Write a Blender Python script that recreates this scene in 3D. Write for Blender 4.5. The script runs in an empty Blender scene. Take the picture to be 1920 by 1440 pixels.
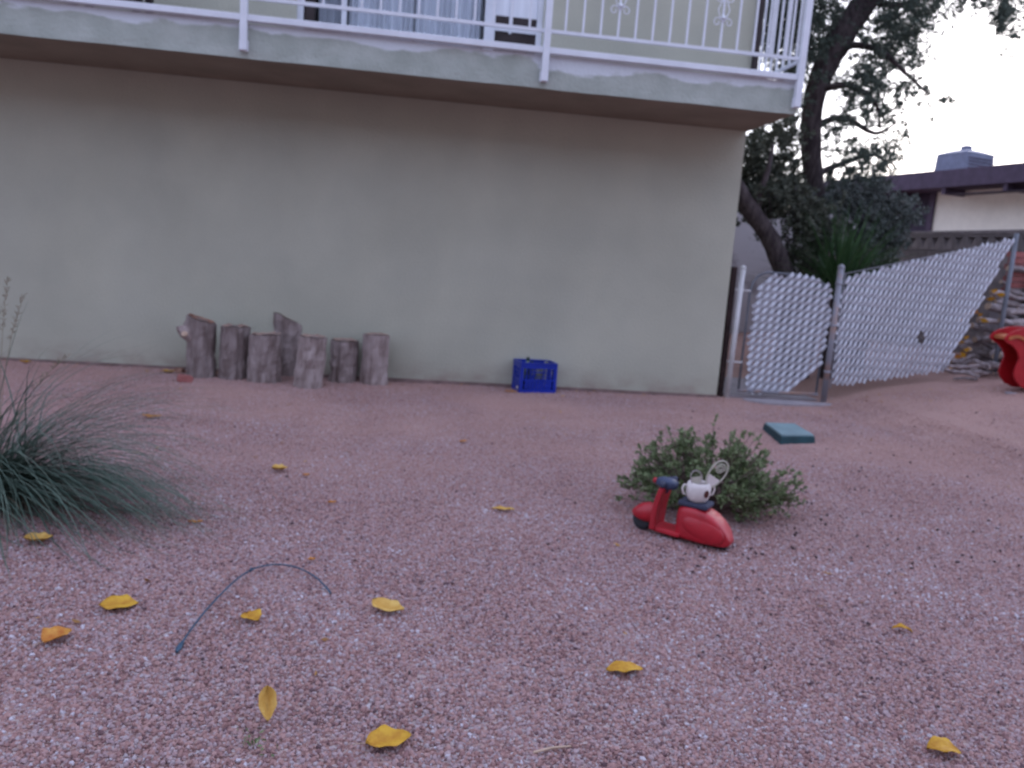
import bpy, bmesh, math, random
import numpy as np
from mathutils import Vector, Matrix, noise as mnoise
from math import sin, cos, pi, radians, atan, sqrt, exp

random.seed(7)
rng = np.random.default_rng(7)
scene = bpy.context.scene
COL = scene.collection

# ------------------------------------------------------------------ camera
FPX, YAW, PITCH, ROLL, EYE = 1500.0, radians(7.6), atan(233 / 1500.0), radians(4.2), 1.15
CAM = Vector((0, 0, EYE))
FW = Vector((sin(YAW) * cos(PITCH), cos(YAW) * cos(PITCH), -sin(PITCH)))
R0 = Vector((cos(YAW), -sin(YAW), 0))
U0 = R0.cross(FW)
RT = R0 * cos(ROLL) + U0 * sin(ROLL)
UP = U0 * cos(ROLL) - R0 * sin(ROLL)
cam_d = bpy.data.cameras.new('camera')
cam = bpy.data.objects.new('camera', cam_d)
COL.objects.link(cam)
m3 = Matrix((RT, UP, -FW)).transposed()
cam.matrix_world = Matrix.Translation(CAM) @ m3.to_4x4()
cam_d.sensor_width = 36
cam_d.lens = 36 * FPX / 1920
cam_d.clip_start = 0.05
cam_d.clip_end = 800
cam_d.dof.use_dof = True            # the snapshot is slightly out of focus everywhere
cam_d.dof.focus_distance = 0.9
cam_d.dof.aperture_fstop = (cam_d.lens / 1000) / 0.0039
scene.camera = cam

# ------------------------------------------------------------------ sky and light (dusk, soft)
SUN_EL, SUN_ROT = radians(16), radians(38)
world = bpy.data.worlds.new('World')
scene.world = world
world.use_nodes = True
nt = world.node_tree
nt.nodes.clear()
wo = nt.nodes.new('ShaderNodeOutputWorld')
bg = nt.nodes.new('ShaderNodeBackground')
sky = nt.nodes.new('ShaderNodeTexSky')
sky.sky_type = 'NISHITA'
sky.sun_disc = False
sky.sun_elevation = SUN_EL
sky.sun_rotation = SUN_ROT
sky.air_density = 1.0
sky.dust_density = 1.2
sky.ozone_density = 3.0
mixs = nt.nodes.new('ShaderNodeMixRGB')          # thin even overcast veil over the clear sky
mixs.blend_type = 'MIX'
mixs.inputs[0].default_value = 0.66
mixs.inputs[2].default_value = (5.8, 6.25, 8.5, 1)
nt.links.new(sky.outputs[0], mixs.inputs[1])
nt.links.new(mixs.outputs[0], bg.inputs[0])
bg.inputs[1].default_value = 0.15
nt.links.new(bg.outputs[0], wo.inputs[0])

sl = bpy.data.lights.new('sun', 'SUN')
sl.energy = 0.5
sl.angle = radians(35)
sl.color = (1.0, 0.93, 0.9)
so = bpy.data.objects.new('sun', sl)
COL.objects.link(so)
sd = Vector((sin(SUN_ROT) * cos(SUN_EL), cos(SUN_ROT) * cos(SUN_EL), sin(SUN_EL)))
so.rotation_euler = sd.to_track_quat('Z', 'Y').to_euler()
so.location = (0, -10, 20)

scene.view_settings.view_transform = 'Standard'
scene.view_settings.look = 'None'
scene.view_settings.exposure = 0.79
scene.view_settings.gamma = 1.0
scene.cycles.use_denoising = True
scene.cycles.max_bounces = 6
scene.render.film_transparent = False

# ------------------------------------------------------------------ helpers
def ray(x, y):
    return FW * FPX + RT * (x - 960) + UP * (720 - y)
def atY(x, y, Y):
    d = ray(x, y); return CAM + d * (Y / d.y)
def atZ(x, y, z=0.0):
    d = ray(x, y); return CAM + d * ((z - EYE) / d.z)

def th(x, y):
    """height of the ground"""
    h = 0.016 * (mnoise.noise(Vector((x * 0.7, y * 0.7, 3.1)))) + 0.011 * mnoise.noise(Vector((x * 2.3, y * 2.3, 0.4)))
    if x > 3.9:
        h += 0.72 * (1 - exp(-(x - 3.9) * 0.27)) * min(1, (x - 3.9) * 1.5 + 0.15)
    return h - 0.008
def onG(x, y):
    d = ray(x, y)
    p = CAM + d * (-EYE / d.z)
    for _ in range(25):
        z = th(p.x, p.y)
        q = CAM + d * ((z - EYE) / d.z)
        p = p * 0.5 + q * 0.5
    return Vector((p.x, p.y, th(p.x, p.y)))

def mat(name, col, rough=0.8, spec=0.3, metal=0.0, var=0.0, vscale=8.0, col2=None, bump=0.0, bscale=60.0, stretch=(1, 1, 1), contrast=(0.35, 0.65), detail=6, gen='Object', coat=0.0, randv=0.0):
    m = bpy.data.materials.new(name)
    m.use_nodes = True
    n = m.node_tree; N = n.nodes; L = n.links
    b = N['Principled BSDF']
    b.inputs['Roughness'].default_value = rough
    b.inputs['Specular IOR Level'].default_value = spec
    b.inputs['Metallic'].default_value = metal
    b.inputs['Coat Weight'].default_value = coat
    tc = N.new('ShaderNodeTexCoord'); mp = N.new('ShaderNodeMapping')
    L.new(tc.outputs[gen], mp.inputs[0]); mp.inputs['Scale'].default_value = stretch
    c1 = (*col, 1)
    c2 = (*(col2 if col2 else tuple(min(1, c * (1 + var)) for c in col)), 1)
    if not col2:
        c1 = (*tuple(c * (1 - var) for c in col), 1)
    ns = N.new('ShaderNodeTexNoise'); ns.inputs['Scale'].default_value = vscale; ns.inputs['Detail'].default_value = detail
    ns.inputs['Roughness'].default_value = 0.6
    L.new(mp.outputs[0], ns.inputs['Vector'])
    rp = N.new('ShaderNodeValToRGB'); rp.color_ramp.elements[0].position = contrast[0]; rp.color_ramp.elements[1].position = contrast[1]
    rp.color_ramp.elements[0].color = c1; rp.color_ramp.elements[1].color = c2
    L.new(ns.outputs[0], rp.inputs[0])
    out = rp.outputs[0]
    if randv:
        oi = N.new('ShaderNodeObjectInfo'); hs = N.new('ShaderNodeHueSaturation')
        mr = N.new('ShaderNodeMapRange'); mr.inputs[3].default_value = 1 - randv; mr.inputs[4].default_value = 1 + randv
        L.new(oi.outputs['Random'], mr.inputs[0]); L.new(mr.outputs[0], hs.inputs['Value']); L.new(out, hs.inputs['Color'])
        out = hs.outputs[0]
    L.new(out, b.inputs['Base Color'])
    if bump:
        n2 = N.new('ShaderNodeTexNoise'); n2.inputs['Scale'].default_value = bscale; n2.inputs['Detail'].default_value = 5
        L.new(mp.outputs[0], n2.inputs['Vector'])
        bp = N.new('ShaderNodeBump'); bp.inputs['Strength'].default_value = bump; bp.inputs['Distance'].default_value = 0.01
        L.new(n2.outputs[0], bp.inputs['Height']); L.new(bp.outputs[0], b.inputs['Normal'])
    return m

def leafmat(name, ca, cb, rough=0.6, trans=0.25):
    """colour differs leaf by leaf (random per island)"""
    m = bpy.data.materials.new(name); m.use_nodes = True
    n = m.node_tree; N = n.nodes; L = n.links; b = N['Principled BSDF']
    b.inputs['Roughness'].default_value = rough; b.inputs['Specular IOR Level'].default_value = 0.25
    g = N.new('ShaderNodeNewGeometry'); rp = N.new('ShaderNodeValToRGB')
    rp.color_ramp.elements[0].color = (*ca, 1); rp.color_ramp.elements[1].color = (*cb, 1)
    L.new(g.outputs['Random Per Island'], rp.inputs[0]); L.new(rp.outputs[0], b.inputs['Base Color'])
    if trans:
        t = N.new('ShaderNodeBsdfTranslucent'); mx = N.new('ShaderNodeMixShader'); mx.inputs[0].default_value = trans
        L.new(rp.outputs[0], t.inputs[0]); L.new(b.outputs[0], mx.inputs[1]); L.new(t.outputs[0], mx.inputs[2])
        L.new(mx.outputs[0], N['Material Output'].inputs[0])
    return m

class MB:
    def __init__(s): s.v = []; s.f = []
    def add(s, v, f):
        o = len(s.v); s.v += [tuple(p) for p in v]; s.f += [tuple(i + o for i in q) for q in f]
    def box(s, a, b, M=None):
        x0, y0, z0 = a; x1, y1, z1 = b
        v = [Vector(p) for p in ((x0,y0,z0),(x1,y0,z0),(x1,y1,z0),(x0,y1,z0),(x0,y0,z1),(x1,y0,z1),(x1,y1,z1),(x0,y1,z1))]
        if M: v = [M @ p for p in v]
        s.add(v, [(0,3,2,1),(4,5,6,7),(0,1,5,4),(1,2,6,5),(2,3,7,6),(3,0,4,7)]); return s
    def tube(s, pts, rad, n=8, caps=True, jitter=0.0, close=False):
        pts = [Vector(p) for p in pts]
        if not hasattr(rad, '__len__'): rad = [rad] * len(pts)
        vs = []; k = len(pts); ref = None
        for i, p in enumerate(pts):
            t = (pts[min(i + 1, k - 1)] - pts[max(i - 1, 0)]).normalized() if not close else (pts[(i + 1) % k] - pts[i - 1]).normalized()
            if ref is None: ref = Vector((0, 0, 1)) if abs(t.z) < 0.9 else Vector((1, 0, 0))
            a = ref - t * ref.dot(t)
            if a.length < 1e-4: a = t.orthogonal()
            a.normalize(); ref = a; b = t.cross(a)
            for j in range(n):
                r = rad[i] * (1 + jitter * (random.random() - 0.5))
                vs.append(p + (a * cos(2 * pi * j / n) + b * sin(2 * pi * j / n)) * r)
        fs = [(i * n + j, i * n + (j + 1) % n, (i + 1) * n + (j + 1) % n, (i + 1) * n + j) for i in range(k - 1) for j in range(n)]
        if close: fs += [((k - 1) * n + j, (k - 1) * n + (j + 1) % n, (j + 1) % n, j) for j in range(n)]
        elif caps: fs += [tuple(range(n - 1, -1, -1)), tuple((k - 1) * n + j for j in range(n))]
        s.add(vs, fs); return s
    def prism(s, poly, vec):
        """polygon (3-D points) pushed along vec"""
        n = len(poly); P = [Vector(p) for p in poly]; V = Vector(vec)
        s.add(P + [p + V for p in P], [tuple(range(n)), tuple(range(2 * n - 1, n - 1, -1))] + [(i, i + n, (i + 1) % n + n, (i + 1) % n) for i in range(n)]); return s
    def loft(s, rings, caps=True):
        n = len(rings[0]); k = len(rings)
        fs = [(i * n + j, i * n + (j + 1) % n, (i + 1) * n + (j + 1) % n, (i + 1) * n + j) for i in range(k - 1) for j in range(n)]
        if caps: fs += [tuple(range(n - 1, -1, -1)), tuple((k - 1) * n + j for j in range(n))]
        s.add([p for r in rings for p in r], fs); return s
    def lathe(s, prof, n=24, M=None):
        rings = [[Vector((r * cos(2 * pi * j / n), r * sin(2 * pi * j / n), z)) for j in range(n)] for r, z in prof]
        if M: rings = [[M @ p for p in r] for r in rings]
        return s.loft(rings)
    def mesh(s, name, material, smooth=False):
        me = bpy.data.meshes.new(name); me.from_pydata(s.v, [], s.f); me.update()
        bm = bmesh.new(); bm.from_mesh(me); bmesh.ops.recalc_face_normals(bm, faces=bm.faces); bm.to_mesh(me); bm.free()
        if smooth: me.shade_smooth()
        if material: me.materials.append(material)
        return me
    def build(s, name, material, parent=None, smooth=False, bevel=0.0, loc=None, sub=0):
        o = bpy.data.objects.new(name, s.mesh(name, material, smooth)); COL.objects.link(o)
        if parent: o.parent = parent
        if loc is not None: o.location = loc
        if bevel:
            md = o.modifiers.new('bevel', 'BEVEL'); md.width = bevel; md.segments = 2; md.limit_method = 'ANGLE'
        if sub:
            md = o.modifiers.new('sub', 'SUBSURF'); md.levels = sub; md.render_levels = sub
        return o

def tag(o, label=None, cat=None, group=None, kind=None):
    if label: o['label'] = label
    if cat: o['category'] = cat
    if group: o['group'] = group
    if kind: o['kind'] = kind
    return o
def thing(name, label, cat, loc=(0, 0, 0), rz=0, group=None):
    o = bpy.data.objects.new(name, None); COL.objects.link(o); o.location = loc; o.rotation_euler = (0, 0, rz)
    o.empty_display_size = 0.1
    return tag(o, label, cat, group)
def inst(name, mesh, parent, loc=(0, 0, 0), rot=(0, 0, 0), scale=(1, 1, 1)):
    o = bpy.data.objects.new(name, mesh); COL.objects.link(o); o.parent = parent
    o.location = loc; o.rotation_euler = rot; o.scale = scale
    return o
def leaf_mesh(name, C, D, Wd, L, W, material, bend=0.15):
    """C centres (n,3), D directions, Wd width directions, L/W length and half width: one bent 4-vertex leaf each"""
    n = len(C); L = L[:, None]; W = W[:, None]
    nor = np.cross(D, Wd)
    v = np.stack([C - D * L * .5, C + Wd * W + nor * L * bend * .4, C + D * L * .5, C - Wd * W + nor * L * bend * .4], 1).reshape(-1, 3)
    f = np.arange(4 * n).reshape(n, 4)
    me = bpy.data.meshes.new(name)
    me.vertices.add(4 * n); me.vertices.foreach_set('co', v.astype(np.float32).ravel())
    me.loops.add(4 * n); me.loops.foreach_set('vertex_index', f.astype(np.int32).ravel())
    me.polygons.add(n); me.polygons.foreach_set('loop_start', np.arange(0, 4 * n, 4, dtype=np.int32))
    me.polygons.foreach_set('loop_total', np.full(n, 4, dtype=np.int32))
    me.update(calc_edges=True); me.materials.append(material)
    return me
def unit(a): return a / np.maximum(np.linalg.norm(a, axis=1, keepdims=True), 1e-6)

# ------------------------------------------------------------------ materials
def dust_light_tint(N, L, src, b):
    """reddish soil dust lies on the stones towards the wall and the slope, in drifts; its colour is lightened to paint a brighter mid yard"""
    g = N.new('ShaderNodeNewGeometry'); sx = N.new('ShaderNodeSeparateXYZ'); L.new(g.outputs['Position'], sx.inputs[0])
    my = N.new('ShaderNodeMapRange'); my.inputs[1].default_value = 2.9; my.inputs[2].default_value = 5.6; L.new(sx.outputs[1], my.inputs[0])
    mx_ = N.new('ShaderNodeMapRange'); mx_.inputs[1].default_value = 2.2; mx_.inputs[2].default_value = 4.6; L.new(sx.outputs[0], mx_.inputs[0])
    mm = N.new('ShaderNodeMath'); mm.operation = 'MAXIMUM'; L.new(my.outputs[0], mm.inputs[0]); L.new(mx_.outputs[0], mm.inputs[1])
    ns = N.new('ShaderNodeTexNoise'); ns.inputs['Scale'].default_value = .9; ns.inputs['Detail'].default_value = 6; L.new(g.outputs['Position'], ns.inputs['Vector'])
    mr = N.new('ShaderNodeMapRange'); mr.inputs[1].default_value = .38; mr.inputs[2].default_value = .62; mr.inputs[3].default_value = .35; L.new(ns.outputs[0], mr.inputs[0])
    m2 = N.new('ShaderNodeMath'); m2.operation = 'MULTIPLY'; L.new(mm.outputs[0], m2.inputs[0]); L.new(mr.outputs[0], m2.inputs[1])
    m3_ = N.new('ShaderNodeMath'); m3_.operation = 'MULTIPLY'; L.new(m2.outputs[0], m3_.inputs[0]); m3_.inputs[1].default_value = .75
    mx = N.new('ShaderNodeMixRGB'); L.new(m3_.outputs[0], mx.inputs[0]); L.new(src, mx.inputs[1]); mx.inputs[2].default_value = (.45, .285, .25, 1)
    L.new(mx.outputs[0], b.inputs['Base Color'])

def ground_material():
    m = bpy.data.materials.new('ground_gravel'); m.use_nodes = True
    n = m.node_tree; N = n.nodes; L = n.links; b = N['Principled BSDF']
    b.inputs['Roughness'].default_value = 0.9; b.inputs['Specular IOR Level'].default_value = 0.2
    tc = N.new('ShaderNodeTexCoord')
    vo = N.new('ShaderNodeTexVoronoi'); vo.inputs['Scale'].default_value = 95; L.new(tc.outputs['Object'], vo.inputs['Vector'])
    sp = N.new('ShaderNodeSeparateColor'); L.new(vo.outputs['Color'], sp.inputs[0])
    rp = N.new('ShaderNodeValToRGB'); cr = rp.color_ramp; cr.interpolation = 'CONSTANT'
    cols = [(0.0, (.18, .105, .10)), (.16, (.29, .175, .165)), (.34, (.38, .24, .225)), (.52, (.42, .30, .28)), (.68, (.34, .26, .27)), (.8, (.45, .37, .365)), (.93, (.50, .45, .47))]
    cr.elements[0].position = 0; cr.elements[0].color = (*cols[0][1], 1); cr.elements[1].position = cols[1][0]; cr.elements[1].color = (*cols[1][1], 1)
    for p, c in cols[2:]:
        e = cr.elements.new(p); e.color = (*c, 1)
    L.new(sp.outputs[0], rp.inputs[0])
    # dirt drifts
    ns = N.new('ShaderNodeTexNoise'); ns.inputs['Scale'].default_value = 1.1; ns.inputs['Detail'].default_value = 7; L.new(tc.outputs['Object'], ns.inputs['Vector'])
    r2 = N.new('ShaderNodeValToRGB'); r2.color_ramp.elements[0].position = .40; r2.color_ramp.elements[1].position = .68
    r2.color_ramp.elements[0].color = (1, 1, 1, 1); r2.color_ramp.elements[1].color = (.80, .68, .62, 1)
    L.new(ns.outputs[0], r2.inputs[0])
    mx = N.new('ShaderNodeMixRGB'); mx.blend_type = 'MULTIPLY'; mx.inputs[0].default_value = 1
    L.new(rp.outputs[0], mx.inputs[1]); L.new(r2.outputs[0], mx.inputs[2])
    # bare reddish soil on the slope to the right
    sx = N.new('ShaderNodeSeparateXYZ'); L.new(tc.outputs['Object'], sx.inputs[0])
    mr = N.new('ShaderNodeMapRange'); mr.inputs[1].default_value = 3.3; mr.inputs[2].default_value = 4.6; L.new(sx.outputs[0], mr.inputs[0])
    my = N.new('ShaderNodeMapRange'); my.inputs[1].default_value = 4.6; my.inputs[2].default_value = 6.4; L.new(sx.outputs[1], my.inputs[0])
    mm = N.new('ShaderNodeMath'); mm.operation = 'MULTIPLY'; L.new(mr.outputs[0], mm.inputs[0]); L.new(my.outputs[0], mm.inputs[1])
    m4 = N.new('ShaderNodeMath'); m4.operation = 'MULTIPLY'; L.new(mm.outputs[0], m4.inputs[0]); m4.inputs[1].default_value = .7
    mx2 = N.new('ShaderNodeMixRGB'); L.new(m4.outputs[0], mx2.inputs[0]); L.new(mx.outputs[0], mx2.inputs[1]); mx2.inputs[2].default_value = (.30, .17, .135, 1)
    dust_light_tint(N, L, mx2.outputs[0], b)
    bp = N.new('ShaderNodeBump'); bp.inputs['Strength'].default_value = .8; bp.inputs['Distance'].default_value = .008; bp.invert = True
    L.new(vo.outputs['Distance'], bp.inputs['Height']); L.new(bp.outputs[0], b.inputs['Normal'])
    return m

def stone_material():
    m = bpy.data.materials.new('gravel_stone'); m.use_nodes = True
    n = m.node_tree; N = n.nodes; L = n.links; b = N['Principled BSDF']
    b.inputs['Roughness'].default_value = 0.8; b.inputs['Specular IOR Level'].default_value = 0.3
    oi = N.new('ShaderNodeAttribute'); oi.attribute_type = 'INSTANCER'; oi.attribute_name = 'tint'
    rp = N.new('ShaderNodeValToRGB'); cr = rp.color_ramp; cr.interpolation = 'LINEAR'
    cols = [(0.0, (.12, .07, .08)), (.08, (.24, .13, .13)), (.30, (.33, .19, .175)), (.52, (.40, .245, .23)), (.70, (.33, .235, .25)), (.90, (.40, .30, .31)), (.99, (.40, .355, .38)), (1.0, (.52, .48, .53))]
    cr.elements[0].position = 0; cr.elements[0].color = (*cols[0][1], 1); cr.elements[1].position = 1; cr.elements[1].color = (*cols[-1][1], 1)
    for p, c in cols[1:-1]:
        e = cr.elements.new(p); e.color = (*c, 1)
    L.new(oi.outputs['Fac'], rp.inputs[0])
    dust_light_tint(N, L, rp.outputs[0], b)
    return m

def wall_material(name, base, stain=(.30, .25, .20), grad=True):
    m = bpy.data.materials.new(name); m.use_nodes = True
    n = m.node_tree; N = n.nodes; L = n.links; b = N['Principled BSDF']; b.inputs['Roughness'].default_value = .93; b.inputs['Specular IOR Level'].default_value = .15
    tc = N.new('ShaderNodeTexCoord')
    def noise(sc, det, stretch=(1, 1, 1), lo=.35, hi=.65, a=(0, 0, 0), c=(1, 1, 1)):
        mp = N.new('ShaderNodeMapping'); mp.inputs['Scale'].default_value = stretch; L.new(tc.outputs['Object'], mp.inputs[0])
        t = N.new('ShaderNodeTexNoise'); t.inputs['Scale'].default_value = sc; t.inputs['Detail'].default_value = det; L.new(mp.outputs[0], t.inputs['Vector'])
        r = N.new('ShaderNodeValToRGB'); r.color_ramp.elements[0].position = lo; r.color_ramp.elements[1].position = hi
        r.color_ramp.elements[0].color = (*a, 1); r.color_ramp.elements[1].color = (*c, 1); L.new(t.outputs[0], r.inputs[0]); return r.outputs[0]
    def mul(x, y):
        k = N.new('ShaderNodeMixRGB'); k.blend_type = 'MULTIPLY'; k.inputs[0].default_value = 1; L.new(x, k.inputs[1]); L.new(y, k.inputs[2]); return k.outputs[0]
    c0 = noise(1.1, 6, a=tuple(c * .93 for c in base), c=tuple(c * 1.06 for c in base))
    c1 = mul(c0, noise(2.0, 5, (1.0, 1.0, .8), .35, .65, (.965, .965, .965), (1.02, 1.015, 1.0)))      # faint run-off streaks
    c2 = mul(c1, noise(120, 2, (1, 1, 1), .3, .7, (.93, .93, .93), (1.05, 1.05, 1.05)))              # stucco grain
    # soil splashed on the foot of the wall
    sx = N.new('ShaderNodeSeparateXYZ'); L.new(tc.outputs['Object'], sx.inputs[0])
    mr = N.new('ShaderNodeMapRange'); mr.inputs[1].default_value = .0; mr.inputs[2].default_value = .22; mr.inputs[3].default_value = .75; mr.inputs[4].default_value = 0; L.new(sx.outputs[2], mr.inputs[0])
    sp = noise(5, 7, (1, 1, 1.5), .35, .7); mm = N.new('ShaderNodeMath'); mm.operation = 'MULTIPLY'; L.new(mr.outputs[0], mm.inputs[0]); L.new(sp, mm.inputs[1])
    k = N.new('ShaderNodeMixRGB'); L.new(mm.outputs[0], k.inputs[0]); L.new(c2, k.inputs[1]); k.inputs[2].default_value = (.30, .22, .19, 1)
    L.new(k.outputs[0], b.inputs['Base Color'])
    h = N.new('ShaderNodeTexNoise'); h.inputs['Scale'].default_value = 70; h.inputs['Detail'].default_value = 6; L.new(tc.outputs['Object'], h.inputs['Vector'])
    bp = N.new('ShaderNodeBump'); bp.inputs['Strength'].default_value = .8; bp.inputs['Distance'].default_value = .01; L.new(h.outputs[0], bp.inputs['Height']); L.new(bp.outputs[0], b.inputs['Normal'])
    return m

def fascia_material():
    m = bpy.data.materials.new('fascia_paint'); m.use_nodes = True
    n = m.node_tree; N = n.nodes; L = n.links; b = N['Principled BSDF']; b.inputs['Roughness'].default_value = .85
    tc = N.new('ShaderNodeTexCoord'); sx = N.new('ShaderNodeSeparateXYZ'); L.new(tc.outputs['Object'], sx.inputs[0])
    mp = N.new('ShaderNodeMapping'); mp.inputs['Scale'].default_value = (1.1, 1, 3); L.new(tc.outputs['Object'], mp.inputs[0])
    ns = N.new('ShaderNodeTexNoise'); ns.inputs['Scale'].default_value = 1.9; ns.inputs['Detail'].default_value = 8; L.new(mp.outputs[0], ns.inputs['Vector'])
    # white paint slopped over the top edge, ragged lower limit
    a = N.new('ShaderNodeMapRange'); a.inputs[1].default_value = 2.50; a.inputs[2].default_value = 2.69; a.inputs[3].default_value = -.36; a.inputs[4].default_value = .27
    L.new(sx.outputs[2], a.inputs[0])
    ad = N.new('ShaderNodeMath'); ad.operation = 'ADD'; L.new(a.outputs[0], ad.inputs[0]); L.new(ns.outputs[0], ad.inputs[1])
    r = N.new('ShaderNodeValToRGB'); r.color_ramp.elements[0].position = .49; r.color_ramp.elements[1].position = .55
    L.new(ad.outputs[0], r.inputs[0])
    n2 = N.new('ShaderNodeTexNoise'); n2.inputs['Scale'].default_value = 5; n2.inputs['Detail'].default_value = 8; L.new(tc.outputs['Object'], n2.inputs['Vector'])
    r2 = N.new('ShaderNodeValToRGB'); r2.color_ramp.elements[0].position = .35; r2.color_ramp.elements[1].position = .65
    r2.color_ramp.elements[0].color = (.33, .36, .32, 1); r2.color_ramp.elements[1].color = (.42, .45, .41, 1); L.new(n2.outputs[0], r2.inputs[0])
    mx = N.new('ShaderNodeMixRGB'); L.new(r.outputs[0], mx.inputs[0]); L.new(r2.outputs[0], mx.inputs[1]); mx.inputs[2].default_value = (.62, .65, .69, 1)
    L.new(mx.outputs[0], b.inputs['Base Color'])
    n3 = N.new('ShaderNodeTexNoise'); n3.inputs['Scale'].default_value = 45; L.new(tc.outputs['Object'], n3.inputs['Vector'])
    bp = N.new('ShaderNodeBump'); bp.inputs['Strength'].default_value = .6; bp.inputs['Distance'].default_value = .012
    L.new(n3.outputs[0], bp.inputs['Height']); L.new(bp.outputs[0], b.inputs['Normal'])
    return m

M_ground = ground_material(); M_stone = stone_material()
M_wall = wall_material('sage_stucco', (.46, .455, .375))
M_soffit = mat('soffit_stucco', (.25, .21, .165), rough=.95, var=.12, vscale=2, bump=.5, bscale=50)  # dark brown puts the shade under the balcony into the colour
M_fascia = fascia_material()
M_white = mat('white_metal_paint', (.70, .72, .78), rough=.45, var=.05, vscale=9, bump=.15, bscale=40)
M_roof = mat('roof_gravel', (.25, .22, .22), rough=.95, var=.1)
M_curtain = mat('curtain_cloth', (.78, .80, .86), rough=.8, var=.06, vscale=4, stretch=(6, 6, .4))
M_glass = bpy.data.materials.new('window_glass'); M_glass.use_nodes = True
_b = M_glass.node_tree.nodes['Principled BSDF']; _b.inputs['Roughness'].default_value = .05; _b.inputs['Transmission Weight'].default_value = 1; _b.inputs['IOR'].default_value = 1.1; _b.inputs['Base Color'].default_value = (.9, .93, .96, 1)
M_darkwood = mat('dark_frame', (.035, .025, .025), rough=.6, var=.3)
M_bark = mat('stump_bark', (.19, .14, .13), rough=.95, vscale=7, col2=(.35, .285, .275), bump=1.0, bscale=26, stretch=(2.2, 2.2, .7), contrast=(.36, .64), randv=.18)
M_cut = mat('stump_cut_face', (.30, .19, .15), rough=.9, vscale=14, col2=(.46, .33, .28), bump=.4, bscale=60)
M_rotten = mat('stump_rotten_face', (.16, .07, .05), rough=.95, vscale=16, col2=(.40, .23, .17), bump=.9, bscale=40)
M_blue = mat('blue_crate_plastic', (.004, .024, .32), rough=.4, spec=.5, var=.15, vscale=6, bump=.1)
M_bottle = mat('bottle_green', (.16, .22, .17), rough=.35, spec=.5, var=.2)
M_dkgreen = mat('dark_green_plastic', (.02, .04, .035), rough=.4, var=.2)
M_red = mat('scooter_red', (.40, .004, .016), rough=.5, spec=.6, var=.14, vscale=14, bump=.08, coat=.12)
M_seat = mat('seat_slate', (.045, .05, .085), rough=.75, var=.15, bump=.3)
M_head = mat('handlebar_blue_grey', (.05, .065, .12), rough=.5, var=.15)
M_tyre = mat('tyre_rubber', (.03, .03, .035), rough=.85, var=.2)
M_hub = mat('wheel_hub_grey', (.28, .27, .30), rough=.5, var=.1)
M_pot = mat('white_ceramic', (.66, .60, .58), rough=.5, var=.06, vscale=12, bump=.1)
M_brownspot = mat('brown_glaze', (.07, .018, .014), rough=.5, var=.2)
M_wire = mat('cream_wire', (.48, .45, .38), rough=.6, var=.12)
M_pinkwire = mat('pink_grey_shell', (.42, .34, .37), rough=.7, var=.15)
M_boxlid = mat('valve_lid', (.16, .25, .27), rough=.5, spec=.6, var=.15, vscale=10, bump=.15)
M_boxside = mat('valve_side', (.014, .05, .062), rough=.6, var=.2)
M_tube = mat('tube_blue_grey', (.035, .075, .12), rough=.5, var=.2, vscale=30)
M_grass = leafmat('grass_blade', (.05, .09, .068), (.15, .20, .155), trans=.15)
M_drygrass = leafmat('dry_blade', (.20, .17, .12), (.33, .27, .20), trans=.1)
M_bush = leafmat('bush_leaf', (.10, .15, .065), (.26, .31, .16), trans=.2)
M_bushstem = mat('bush_stem', (.16, .11, .10), rough=.9, var=.3)
M_treeleaf = leafmat('tree_leaf', (.06, .08, .068), (.14, .175, .14), trans=.3)
M_shrubleaf = leafmat('shrub_leaf', (.065, .08, .075), (.16, .18, .165), trans=.1)
M_darkleaf = leafmat('dark_leaf', (.055, .065, .05), (.14, .15, .11), trans=.1)
M_spike = leafmat('spike_leaf', (.035, .075, .03), (.07, .145, .055), trans=.15)
M_trunk = mat('tree_bark', (.035, .025, .028), rough=.95, vscale=12, col2=(.10, .08, .08), bump=.9, bscale=22, stretch=(2, 2, .5))
M_slat = mat('vinyl_slat', (.50, .51, .57), rough=.4, spec=.5, var=.08, vscale=5, bump=.05, randv=.08)
M_galv = mat('galvanised_pipe', (.30, .30, .34), rough=.5, metal=.4, var=.2, vscale=20, bump=.1)
M_galvrust = mat('galvanised_rusty', (.27, .27, .31), rough=.6, metal=.3, vscale=5, col2=(.36, .22, .17), contrast=(.5, .68))
M_wiredark = mat('weathered_wire', (.12, .12, .14), rough=.6, metal=.3, var=.2)
M_enddark = mat('dull_pipe', (.16, .17, .20), rough=.6, metal=.3, var=.2)
M_cream = mat('cream_post_paint', (.58, .57, .58), rough=.55, var=.08)
M_uprightdark = mat('dark_upright_brown', (.045, .028, .028), rough=.9, var=.4, vscale=20, bump=.5)
M_conc = mat('grey_concrete', (.30, .27, .29), rough=.95, var=.15, vscale=6, bump=.5)
M_block = mat('grey_block', (.22, .19, .19), rough=.95, var=.18, vscale=9, bump=.6, randv=.15)
M_nwall = mat('neighbour_cream_stucco', (.80, .76, .66), rough=.9, var=.04, bump=.3)
M_ndark = mat('neighbour_dark_door', (.035, .025, .045), rough=.7, var=.2)
M_nfascia = mat('neighbour_fascia', (.075, .055, .085), rough=.8, var=.15)
M_cooler = mat('cooler_metal', (.16, .17, .24), rough=.5, metal=.3, var=.12)
M_gwall = mat('pale_garden_wall', (.50, .47, .50), rough=.95, vscale=3, col2=(.30, .27, .29), contrast=(.52, .66), bump=.4)
M_wood = mat('firewood_bark', (.15, .11, .10), rough=.95, vscale=9, col2=(.38, .33, .34), bump=.8, bscale=30, randv=.35)
M_woodend = mat('firewood_end', (.45, .33, .25), rough=.9, var=.2, vscale=20, randv=.2)
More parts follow.
